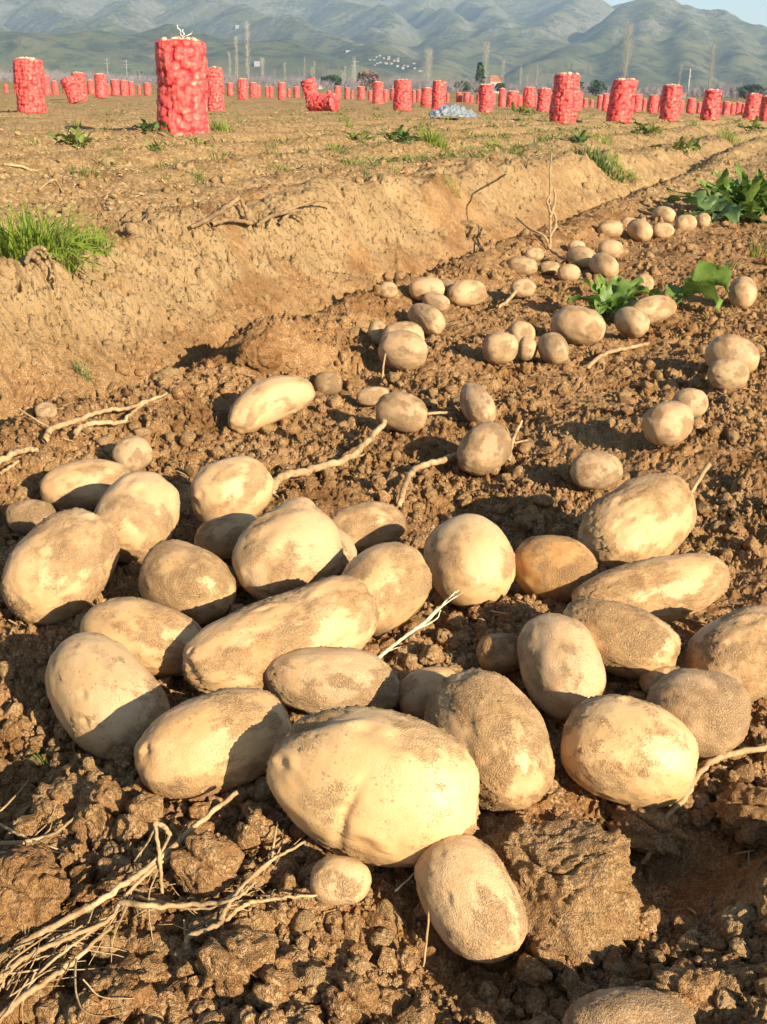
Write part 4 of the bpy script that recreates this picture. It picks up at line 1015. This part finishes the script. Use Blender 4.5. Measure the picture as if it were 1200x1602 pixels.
    stalk('pale dry stalk lying on the field near the left edge', [([(5, 258, 2), (30, 262, 3), (60, 270, 2)], 5, 4), ([(60, 300, 2), (85, 285, 8), (100, 305, 3)], 4, 3)], M_dry)
    stalk('curled fine straw on dark soil above the lowest whole potato', [([(618, 1394, 4), (636, 1378, 8), (656, 1358, 12)], 3.5, 2)], M_white)
    stalk('short pale straw sticking out of the soil below the smooth oval potato', [([(662, 1512, 2), (667, 1470, 16), (670, 1424, 34)], 3.5, 4)], M_dry)

def build_litter():
    """bits of straw, husk and stone strewn over the field"""
    r2 = np.random.default_rng(21); Vs, Fs, n = [], [], 0
    M = 15000
    al = R_(.9) + (R_(38) - R_(.9)) * r2.random(M) ** 1.6; az = R_(-27) + R_(54) * r2.random(M)
    rr = .5 / np.tan(al); X = rr * np.sin(az); Y = rr * np.cos(az); S = across(X, Y)
    keep = (rr < 45) & ((S > .33) | (r2.random(M) < .06) & (S < -.02)); X, Y, rr, S = X[keep], Y[keep], rr[keep], S[keep]
    Z = Hfull(X, Y)[0]
    for i in range(len(X)):
        if r2.random() < .55 or S[i] < 0:
            L = r2.uniform(.008, .03) * (1 + .17 * min(rr[i], 14)) * (1 if S[i] > 0 else .8); w = L * r2.uniform(.05, .14)
        else:
            L = r2.uniform(.006, .016) * (1 + .12 * min(rr[i], 18)); w = L * r2.uniform(.4, .8)
        a = r2.uniform(0, np.pi); ti = r2.normal(0, .3); d = np.array([math.cos(a) * math.cos(ti), math.sin(a) * math.cos(ti), math.sin(ti)]); s = np.array([-math.sin(a), math.cos(a), 0]); u = np.cross(d, s)
        c = np.array([X[i], Y[i], Z[i] + w * .6 + abs(d[2]) * L * .4]); th = w * .6
        b = .3 * L * r2.normal(0, .3) * s
        for q, e in ((-1, 0 * b), (0, b), (1, 0 * b)):
            for k in range(4):
                an = k * np.pi / 2 + .78; sc = 1 if q == 0 else .7
                Vs.append(c + d * L * .5 * q + e + sc * (s * w * .5 * math.cos(an) + u * th * .5 * math.sin(an)))
        for q in range(2):
            for k in range(4): Fs.append([n + q * 4 + k, n + q * 4 + (k + 1) % 4, n + q * 4 + 4 + (k + 1) % 4, n + q * 4 + 4 + k])
        Fs.append([n + 3, n + 2, n + 1, n]); Fs.append([n + 8, n + 9, n + 10, n + 11]); n += 12
    tag(link('straw_litter', make_mesh('straw_litter', np.array(Vs), np.array(Fs, np.int32), M_dry, False)), 'bits of dry straw and husk strewn over the field', None, None, 'stuff')
    # ground cover of tiny weeds on the field
    Vs, Fs, n = [], [], 0
    protos = [weed_mesh(900 + i * 7, .8, 9, .22) for i in range(4)] + [blades(22, .7, .8, .06, 950 + i, 1.3) for i in range(6)]
    M = 7000
    al = R_(.8) + (R_(13) - R_(.8)) * r2.random(M) ** 1.7; az = R_(-26) + R_(52) * r2.random(M); rr = .5 / np.tan(al); X = rr * np.sin(az); Y = rr * np.cos(az); S = across(X, Y)
    keep = (S > .5) & (rr > 5) & (r2.random(M) < smooth(-.35, .05, X / np.maximum(Y, 1)) * .85 + .15) & (noise2(X * .5, Y * .35, 71) + .3 * (X / np.maximum(Y, 1) > -.02) > r2.normal(.15, .4, M)); X, Y, rr = X[keep], Y[keep], rr[keep]
    Z = Hfull(X, Y)[0]
    for i in range(len(X)):
        V, F = protos[r2.integers(len(protos))]; h = r2.uniform(.025, .095) * (1 + .04 * min(rr[i], 20)); a = r2.uniform(0, 6.28)
        Vs.append(V @ np.array([[math.cos(a), math.sin(a), 0], [-math.sin(a), math.cos(a), 0], [0, 0, .8]]) * h + (X[i], Y[i], Z[i] - .004)); Fs.append(F + n); n += len(V)
    tag(link('weed_cover', make_mesh('weed_cover', np.concatenate(Vs), np.concatenate(Fs).astype(np.int32), M_leafg)), 'scattered tiny green weeds covering the field', None, None, 'stuff')
# ------------------------------------------------------------------ hills
HZ = 133.5
def hpt(px, py, D):
    """world point seen at a pixel at distance D along the ground"""
    d = ray(px, py); k = D / d[1]; return CAMP + d * k
RIDGES = [  # crest lines as (px, py, distance), flank slope
 ([(-700, -40, 3000), (-300, -22, 3000), (0, -8, 3000), (300, -9, 3100), (520, -6, 3200), (640, -1, 3200), (760, -3, 3300), (860, 1, 3300), (905, -2, 3100), (958, 14, 3200), (1010, 12, 3300), (1060, 20, 3400)], .50),
 ([(-160, -12, 2600), (-80, 10, 2300), (0, 45, 2000), (60, 66, 1750)], .55),
 ([(60, -6, 2900), (95, 18, 2600), (130, 40, 2350), (120, 62, 2050)], .62),
 ([(230, -8, 2900), (205, 14, 2600), (180, 34, 2300), (215, 60, 1950)], .60),
 ([(330, -8, 2900), (390, 18, 2500), (450, 38, 2200), (520, 58, 1950), (590, 80, 1700), (650, 104, 1500)], .45),
 ([(-200, 85, 1500), (0, 84, 1480), (100, 64, 1500), (170, 66, 1550), (240, 52, 1650), (320, 70, 1600), (400, 92, 1450)], .34),
 ([(330, 62, 1750), (430, 78, 1600), (520, 100, 1430)], .34),
 ([(520, -6, 3100), (580, 18, 2750), (620, 42, 2450), (610, 64, 2150)], .62),
 ([(640, -1, 3200), (690, 22, 2800), (725, 48, 2400), (700, 78, 1900), (690, 104, 1600)], .62),
 ([(760, -3, 3200), (775, 22, 2800), (800, 52, 2300), (770, 86, 1800)], .60),
 ([(905, -2, 3100), (868, 26, 2700), (850, 52, 2350), (840, 84, 1850)], .60),
 ([(958, 40, 2500), (1000, 18, 2450), (1040, 4, 2450), (1085, 12, 2500), (1140, 29, 2500), (1200, 45, 2450), (1300, 62, 2400), (1480, 88, 2300), (1700, 100, 2200)], .58),
 ([(1005, 16, 2450), (960, 42, 2150), (915, 66, 1900), (860, 92, 1600)], .62),
 ([(1040, 4, 2450), (1020, 40, 2100), (985, 78, 1750), (960, 112, 1480)], .62),
 ([(1085, 12, 2500), (1105, 46, 2100), (1075, 84, 1720), (1060, 122, 1450)], .62),
 ([(1140, 29, 2500), (1175, 60, 2100), (1160, 96, 1720), (1175, 130, 1450)], .62),
 ([(1250, 54, 2400), (1260, 90, 1900), (1290, 128, 1500)], .60),
]
def hill_height(x, y):
    wx = x + 60 * noise2(x / 420, y / 420, 101) + 22 * noise2(x / 140, y / 140, 102); wy = y + 60 * noise2(x / 420 + 9, y / 420, 103) + 22 * noise2(x / 140 + 5, y / 140, 104)
    best = np.full(x.shape, -50.)
    for pts, k in RIDGES:
        Q = np.array([hpt(*p) for p in pts])
        for a, b in zip(Q[:-1], Q[1:]):
            ab = b[:2] - a[:2]; L2 = ab @ ab
            t = np.clip(((wx - a[0]) * ab[0] + (wy - a[1]) * ab[1]) / L2, 0, 1)
            d = np.hypot(wx - a[0] - t * ab[0], wy - a[1] - t * ab[1])
            h = a[2] + (b[2] - a[2]) * t - k * (1.3 if k > .4 else 1.) * (np.sqrt(d * d + 625) - 25)
            m_ = 12.
            mx = np.maximum(best, h); best = mx + m_ * np.log(np.exp((best - mx) / m_) + np.exp((h - mx) / m_)) - 0 * m_
    rid = 1 - np.abs(noise2(x / 170, y / 170, 110)); rid2 = 1 - np.abs(noise2(x / 75, y / 75, 111))
    up = smooth(5, 90, best)
    best = best + up * (22 * (rid - .75) + 7 * (rid2 - .75)) + up * 2 * fbm2(x / 24, y / 24, 3, 113)
    return best

def hill_mat():
    n = N('hill_grass_rock'); P = n.coord('Object'); geo = n.n('ShaderNodeNewGeometry')
    sp = n.n('ShaderNodeSeparateXYZ'); n.l(geo.outputs['Normal'], sp.inputs[0]); pz = n.n('ShaderNodeSeparateXYZ'); n.l(P, pz.inputs[0])
    a = n.noise(P, .0055, 5, .6); b = n.noise(P, .03, 5, .65); c = n.noise(P, .09, 4, .7)
    grass = n.mix(n.ramp(a, .35, .65), (.085, .092, .038), (.145, .138, .068))
    scrub = n.mix(n.ramp(c, .35, .65), (.022, .034, .020), (.055, .064, .034))
    col = n.mix(n.ramp(b, .45, .62), grass, scrub)
    rock = n.mix(n.ramp(c, .3, .7), (.12, .115, .09), (.20, .19, .15))
    steep = n.ramp(sp.outputs[2], .93, .80)
    high = n.ramp(pz.outputs[2], 30, 120)
    rk = n.math('MULTIPLY', n.ramp(n.math('ADD', n.math('MULTIPLY', n.math('ADD', b, c), .5), n.math('MULTIPLY', steep, .10)), .50, .60), high)
    col = n.mix(n.math('MULTIPLY', rk, .85), col, rock)
    # ploughed land and orchards on the low slopes
    low = n.ramp(pz.outputs[2], 45, 8); v = n.voro(P, .012, 'F1', 'Color'); vs = n.n('ShaderNodeSeparateColor'); n.l(v, vs.inputs[0])
    col = n.mix(n.math('MULTIPLY', low, n.math('MULTIPLY', vs.outputs[0], .6)), col, n.mix(vs.outputs[1], (.08, .105, .035), (.13, .11, .07)))
    n.bump(n.math('ADD', b, c), 5., .6)
    return n.done(col, .95, .1)

def build_hills():
    D = np.concatenate([np.linspace(1250, 3500, 420), np.geomspace(3520, 4600, 20)]); u = np.linspace(-1.05, 1.05, 620)
    DD, U = np.meshgrid(D, u, indexing='ij'); x = (DD * U).ravel(); y = DD.ravel()
    z = hill_height(x, y); edge = smooth(1250, 1420, y); z = np.maximum(z, -14) * edge - 6 * (1 - edge)
    I = np.arange(len(D) * len(u)).reshape(len(D), len(u)); F = np.stack([I[:-1, :-1], I[:-1, 1:], I[1:, 1:], I[1:, :-1]], -1).reshape(-1, 4)
    tag(link('hills', make_mesh('hills', np.stack([x, y, z], 1), F.astype(np.int32), hill_mat())), kind='structure')

# ------------------------------------------------------------------ trees, houses and masts of the plain
def plain_mat(name, a, b, scale, rough=.9):
    n = N(name); P = n.coord('Object'); return n.done(n.mix(n.ramp(n.noise(P, scale, 4, .6), .3, .7), a, b), rough, .2)
M_bark = plain_mat('bark', (.16, .13, .10), (.28, .24, .19), 2)
M_twig = plain_mat('pale_twigs', (.50, .46, .36), (.66, .62, .50), 1)
M_grey = plain_mat('grey_twigs', (.25, .215, .21), (.38, .33, .32), .15)
M_red = plain_mat('reddish_twigs', (.16, .09, .075), (.26, .16, .13), .6)
M_ever = plain_mat('evergreen', (.022, .045, .018), (.055, .085, .03), .8)
M_wall = plain_mat('white_wall', (.26, .25, .24), (.40, .385, .365), .4)
M_pink = plain_mat('pink_wall', (.60, .36, .28), (.72, .46, .36), .4)
M_roof = plain_mat('tile_roof', (.26, .11, .07), (.38, .18, .11), .8)
M_dark = plain_mat('window_dark', (.03, .035, .04), (.06, .065, .07), 1)
M_metal = plain_mat('grey_metal', (.22, .23, .24), (.32, .33, .34), 1, .5)

def strips(segs, w):
    """thin crossed three sided twigs from p to q"""
    Vs, Fs, n = [], [], 0
    for p, q in segs:
        d = q - p; d = d / (np.linalg.norm(d) + 1e-9); s = np.cross(d, [.3, 1, .1]); s /= np.linalg.norm(s) + 1e-9; t_ = np.cross(d, s)
        for k in range(3):
            a = k * 2.094; Vs.append(p + w * (s * math.cos(a) + t_ * math.sin(a)))
        Vs.append(q)
        Fs += [[n, n + 1, n + 3], [n + 1, n + 2, n + 3], [n + 2, n, n + 3]]; n += 4
    return np.array(Vs), np.array(Fs, np.int32)

def poplar(px, top, base, wpx, lab, D=420, mat=None, n_=260, group='bare poplars beyond the field'):
    P = hpt(px, base, D); zb = float(Hlow(P[0], P[1])) if D < 1200 else P[2]; P[2] = zb
    H = (base - top) * D / FPX; W = wpx * D / FPX
    o = empty('poplar_tree', P); tag(o, lab, 'tree', group)
    r2 = np.random.default_rng(int(px * 7 + top))
    C = np.stack([np.cumsum(r2.normal(0, .01 * W, 12)), np.zeros(12), np.linspace(0, H * .97, 12)], 1)
    link('trunk', make_mesh('trunk', *tube(C, np.linspace(.03 * H ** .8 , .02, 12), 6), M_bark), o)
    segs = []
    for i in range(n_):
        z = H * (.10 + .82 * r2.random() ** .8); a = r2.uniform(0, 6.28); ln = W * .5 * (1.0 - .35 * abs(z / H - .45)) * r2.uniform(.4, 1.1)
        p = np.array([0, 0, z]); q = p + np.array([math.cos(a) * ln, math.sin(a) * ln, ln * r2.uniform(1.6, 3.4)])
        q[2] = min(q[2], H * r2.uniform(.94, 1.)); segs.append((p, q))
        for _ in range(2):
            p2 = p + (q - p) * r2.uniform(.3, .8); b = r2.uniform(0, 6.28); segs.append((p2, p2 + np.array([math.cos(b) * ln * .35, math.sin(b) * ln * .35, ln * r2.uniform(.5, 1.2)])))
    V, F = strips(segs, .0012 * H); link('crown', make_mesh('crown', V, F, mat or M_twig, False), o)

def bush_tree(px, top, base, wpx, lab, mat, D=380, n_=900, cone=False, name='evergreen_tree', group=None):
    P = hpt(px, base, D); P[2] = float(Hlow(P[0], P[1])); H = (base - top) * D / FPX; W = wpx * D / FPX
    o = empty(name, P); tag(o, lab, 'tree', group); r2 = np.random.default_rng(int(px * 3 + top))
    link('trunk', make_mesh('trunk', *tube(np.linspace([0, 0, 0], [0, 0, H * .6], 5), np.linspace(.05 * W + .08, .04, 5), 6), M_bark), o)
    lobes = [(r2.uniform(-.3, .3) * W * (0 if cone else 1), r2.uniform(-.3, .3) * W, r2.uniform(.35, .8) * H) for _ in range(7)]
    Vs = []
    for i in range(n_):
        if cone:
            u = r2.random() ** .8; r = W * .5 * (1 - u) ** .7 * math.sqrt(r2.random()); a = r2.uniform(0, 6.28); c = np.array([r * math.cos(a), r * math.sin(a), H * (.06 + .92 * u)])
        else:
            l = lobes[i % 7]; v = r2.normal(size=3); v /= np.linalg.norm(v); c = np.array(l) + v * np.array([.30 * W, .3 * W, .24 * H]) * r2.random() ** .4
            c[2] = max(c[2], .05 * H)
        s = (.05 * W + .03 * H) * r2.uniform(.6, 1.3)
        Vs += [c + r2.normal(size=3) * s for _ in range(3)]
    V = np.array(Vs); V[:, 2] = np.clip(V[:, 2], 0, H)
    link('crown', make_mesh('crown', V, np.arange(len(V), dtype=np.int32).reshape(-1, 3), mat, False), o)

def house(px, base, wpx, hpx, D, lab, group=None, wall=None, roofed=True, onhill=True):
    d = ray(px, base); P = CAMP + d * (D / d[1])
    if onhill:
        Ds = np.linspace(1260, 2900, 1200); X = Ds * d[0] / d[1]; Zr = .5 + Ds * d[2] / d[1]; Zh = hill_height(X, Ds) * smooth(1250, 1420, Ds)
        hit = np.nonzero(Zr <= Zh)[0]; i = hit[0] if len(hit) else 0; D = Ds[i]; P = np.array([X[i], D, Zr[i]])
    else: P[2] = float(Hlow(P[0], P[1]))
    W = wpx * D / FPX; H = hpx * D / FPX; dep = W * .8
    o = empty('village_house', P - (0, 0, .6)); tag(o, lab, 'house', group)
    x, y, h = W / 2, dep, H * (.68 if roofed else 1) + .6
    V = np.array([[-x, 0, 0], [x, 0, 0], [x, y, 0], [-x, y, 0], [-x, 0, h], [x, 0, h], [x, y, h], [-x, y, h]], float)
    F = np.array([[0, 1, 5, 4], [1, 2, 6, 5], [2, 3, 7, 6], [3, 0, 4, 7], [4, 5, 6, 7]], np.int32)
    link('wall', make_mesh('wall', V, F, wall or M_wall, False), o)
    if roofed:
        e = .06 * W; rh = H * .34
        V = np.array([[-x - e, -e, h - .02], [x + e, -e, h - .02], [x + e, y + e, h - .02], [-x - e, y + e, h - .02], [-x - e, y / 2, h + rh], [x + e, y / 2, h + rh]])
        link('roof', make_mesh('roof', V, [np.array([[0, 1, 5, 4], [2, 3, 4, 5], [3, 2, 1, 0]], np.int32), np.array([[1, 2, 5], [3, 0, 4]], np.int32)], M_roof, False), o)
    for sx in (-.5, .4) if wpx > 10 else ():
        q = W * .1; cx = sx * x
        V = np.array([[cx - q, -.05, h * .45], [cx + q, -.05, h * .45], [cx + q, -.05, h * .8], [cx - q, -.05, h * .8], [cx - q, .05, h * .45], [cx + q, .05, h * .45], [cx + q, .05, h * .8], [cx - q, .05, h * .8]])
        link('window', make_mesh('window', V, np.array([[0, 1, 2, 3], [1, 5, 6, 2], [4, 0, 3, 7], [3, 2, 6, 7], [5, 4, 7, 6]], np.int32), M_dark, False), o)

def mast(px, top, base, lab, D, w, mat, name, cat, cross=True):
    P = hpt(px, base, D); P[2] = float(Hlow(P[0], P[1])); H = (base - top) * D / FPX
    o = empty(name, P); tag(o, lab, cat)
    link('pole', make_mesh('pole', *tube(np.linspace([0, 0, 0], [0, 0, H], 6), np.linspace(w, w * .55, 6), 8), mat), o)
    if cross:
        for f in (.78, .92):
            link('crossarm', make_mesh('crossarm', *tube(np.linspace([-H * .13, 0, H * f], [H * .13, 0, H * f], 3), w * .5, 6), mat), o)
    else:
        V, F = tube(np.linspace([0, 0, H], [0, 0, H * 1.14], 4), [w * .9, w * .6, w * .3, .02], 8); link('tip', make_mesh('tip', V, F, mat), o)
        V, F = tube(np.linspace([0, 0, H * .78], [0, 0, H * .82], 3), w * 1.5, 10); link('balcony', make_mesh('balcony', V, F, mat), o)

def build_far():
    for px, top, base, w, lab in [
        (388, 44, 134, 11, 'tallest pale bare poplar, standing right of the tallest sack'), (371, 62, 133, 9, 'slender bare poplar just left of the tallest one'), (360, 84, 133, 7, 'shorter thin poplar left of the slender one near the tallest sack'),
        (411, 92, 134, 10, 'bare poplar of middle height right of the tallest poplar'), (249, 72, 130, 9, 'faint bare poplar showing along the left side of the tallest sack'),
        (553, 92, 138, 8, 'narrow bare poplar near the reddish bush'), (668, 86, 144, 22, 'broad hazy bare poplar below the village'), (757, 76, 146, 16, 'loose bare poplar standing behind the dark cypress'),
        (785, 100, 146, 8, 'thin bare poplar right of the dark cypress'), (974, 50, 150, 22, 'widest tall pale poplar on the right before the mountain'), (1107, 76, 152, 13, 'tall slim poplar near the right edge, right of the white tower'), (1060, 104, 150, 9, 'small bare poplar left of the white tower'), (1197, 88, 154, 10, 'bare poplar at the right edge of the view')]:
        poplar(px, top, base, w, lab, n_=int(80 + w * 9))
    r2 = np.random.default_rng(6)
    for i in range(46):
        px = [r2.uniform(405, 560), r2.uniform(640, 960), r2.uniform(1110, 1215)][i % 3]
        b = HZ + (px - 600) * .0227 + 4; h = r2.uniform(20, 44) * (.8 if px > 1000 else 1)
        poplar(px, b - h, b, r2.uniform(5, 9), 'thin bare grey tree in the hazy line of trees beyond the field', r2.uniform(430, 560), M_grey if i % 2 else M_twig, 90, 'thin trees in the hazy tree line')
    bush_tree(749, 104, 146, 15, 'dark narrow cypress beyond the middle of the field', M_ever, cone=True)
    bush_tree(572, 112, 140, 36, 'rounded reddish brown bare bush at the field edge', M_red, name='bare_bush', n_=1300)
    bush_tree(520, 118, 139, 26, 'dark green rounded tree left of the reddish bush', M_ever)
    bush_tree(782, 132, 147, 16, 'low dark green shrub right of the cypress', M_ever)
    bush_tree(722, 128, 145, 24, 'dark low bushy tree left of the cypress', M_ever)
    bush_tree(932, 128, 150, 26, 'dull green bushy tree between the two biggest right hand sacks', M_ever)
    bush_tree(1180, 134, 155, 44, 'dark wide tree clump near the right edge', M_ever, n_=1500)
    bush_tree(897, 128, 149, 24, 'greyish green bushy tree behind the biggest right hand sack', M_ever)
    for px in (16, 22, 215, 222): bush_tree(px, 99, 114 + (px > 100) * 2, 4, 'tiny dark cypress on the plain at the far left', M_ever, 900, 120, True, 'cypress_tree', 'tiny cypresses on the plain')
    # bare orchards and hedges in one hazy belt
    Vs, Fs, n = [], [], 0
    for i in range(2100):
        px = r2.uniform(-160, 1380); D = r2.uniform(330, 700)
        b = HZ + (px - 600) * .0227; hh = (23 + 9 * float(noise2(px / 60., 3.3, 4))) * D / FPX * r2.uniform(.4, 1.)
        P = hpt(px, b, D); P[2] = float(Hlow(P[0], P[1])); segs = [(P, P + (0, 0, hh * .5))]
        for k in range(16):
            a = r2.uniform(0, 6.28); l = hh * r2.uniform(.35, .7); p = P + (0, 0, hh * r2.uniform(.12, .5)); q = p + np.array([math.cos(a) * l * .8, math.sin(a) * l * .5, l * .75]); q[2] = min(q[2], P[2] + hh); segs.append((p, q))
        V, F = strips(segs, .09); Vs.append(V); Fs.append(F + n); n += len(V)
    tag(link('far_treeline', make_mesh('far_treeline', np.concatenate(Vs), np.concatenate(Fs).astype(np.int32), M_grey, False)), 'hazy grey belt of bare orchard trees beyond the field', None, None, 'stuff')
    # village on the slope
    for i in range(26):
        px = 574 + 85 * r2.beta(1.6, 1.6); py = 88 + (px - 578) * .16 + r2.uniform(-3, 14)
        house(px, py, r2.uniform(2.4, 4.6), r2.uniform(1.8, 3.2), 1500, 'small white village house on the lower mountain slope', 'white houses of the village', None, i % 3 != 0)
    house(402, 104, 8, 7, 1500, 'lone white house low on the green slope beside the tallest poplar', None, M_wall, False)
    house(371, 45, 5, 5, 1500, 'lone white building high up on the green spur', None, M_wall, False)
    house(544, 82, 6, 3, 1500, 'single white house on the slope left of the village', None, M_wall, False)
    house(775, 146, 16, 24, 420, 'pinkish house beyond the field right of the cypress', None, M_pink, True, False)
    house(1068, 158, 9, 8, 330, 'low farm shed with a dark roof beyond the right hand sacks', None, M_bark, True, False)
    house(490, 136, 26, 10, 420, 'long pale shed behind the leaning and fallen sacks', None, M_wall, True, False)
    mast(1075, 116, 152, 'white slender tower on the right in front of the mountain', 420, .42, M_wall, 'tower', 'tower', False)
    mast(555, 96, 136, 'pale power pylon left of the village', 600, .35, M_metal, 'power_pylon', 'pylon')
    mast(169, 90, 124, 'faint power pylon at the left before the green hills', 700, .3, M_metal, 'power_pylon', 'pylon')
    mast(199, 92, 125, 'faint power pylon second from the left before the green hills', 700, .3, M_metal, 'power_pylon', 'pylon')
HAZE = 2.1e-4
# ------------------------------------------------------------------ light and air
SUN_AZ, SUN_EL = R_(42), R_(22.5)      # azimuth: to the right of straight behind the camera
def build_light():
    S = Vector((math.sin(SUN_AZ) * math.cos(SUN_EL), -math.cos(SUN_AZ) * math.cos(SUN_EL), math.sin(SUN_EL)))
    L = bpy.data.lights.new('sun', 'SUN'); L.energy = 5; L.angle = R_(.5); L.color = (1, .87, .67)
    o = bpy.data.objects.new('sun', L); o.rotation_euler = S.to_track_quat('Z', 'Y').to_euler(); o.location = (5, -8, 6); COL.objects.link(o)
    w = bpy.data.worlds.new('World'); SC.world = w; w.use_nodes = True
    nt = w.node_tree; bg = nt.nodes['Background']; sky = nt.nodes.new('ShaderNodeTexSky'); sky.sky_type = 'NISHITA'; sky.sun_disc = False
    sky.sun_elevation = SUN_EL; sky.sun_rotation = math.atan2(S.x, S.y); sky.altitude = 300; sky.air_density = 1.0; sky.dust_density = .5; sky.ozone_density = 1.0
    nt.links.new(sky.outputs[0], bg.inputs[0]); bg.inputs[1].default_value = .078

def build_haze(density):
    x, y0, y1, z0, z1 = 5600, -400, 5300, -22, 420
    V = np.array([[-x, y0, z0], [x, y0, z0], [x, y1, z0], [-x, y1, z0], [-x, y0, z1], [x, y0, z1], [x, y1, z1], [-x, y1, z1]], float)
    F = np.array([[3, 2, 1, 0], [4, 5, 6, 7], [0, 1, 5, 4], [1, 2, 6, 5], [2, 3, 7, 6], [3, 0, 4, 7]], np.int32)
    m = bpy.data.materials.new('haze'); m.use_nodes = True; t = m.node_tree; t.nodes.clear()
    out = t.nodes.new('ShaderNodeOutputMaterial'); v = t.nodes.new('ShaderNodeVolumePrincipled'); v.inputs['Color'].default_value = (.54, .76, 1, 1); v.inputs['Density'].default_value = density; v.inputs['Anisotropy'].default_value = .1
    t.links.new(v.outputs[0], out.inputs['Volume'])
    tag(link('haze', make_mesh('haze', V, F, m, False)), 'thin bluish haze over the whole valley', None, None, 'stuff')

import time
T0 = time.time()
for fn in (build_ground, build_crumbs, build_clods, build_potatoes, build_sacks, build_sheet, build_plants, build_stalks, build_litter, build_hills, build_far):
    fn(); print('BUILT', fn.__name__, round(time.time() - T0, 1))
build_light(); build_haze(HAZE)

vs = SC.view_settings; vs.view_transform = 'Standard'; vs.look = 'None'; vs.gamma = 1; vs.use_curve_mapping = False; vs.exposure = 1.22
cy = SC.cycles; cy.max_bounces = 5; cy.diffuse_bounces = 3; cy.glossy_bounces = 2; cy.transmission_bounces = 3; cy.volume_bounces = 0; cy.transparent_max_bounces = 4
cy.use_denoising = True; cy.denoiser = 'OPENIMAGEDENOISE'
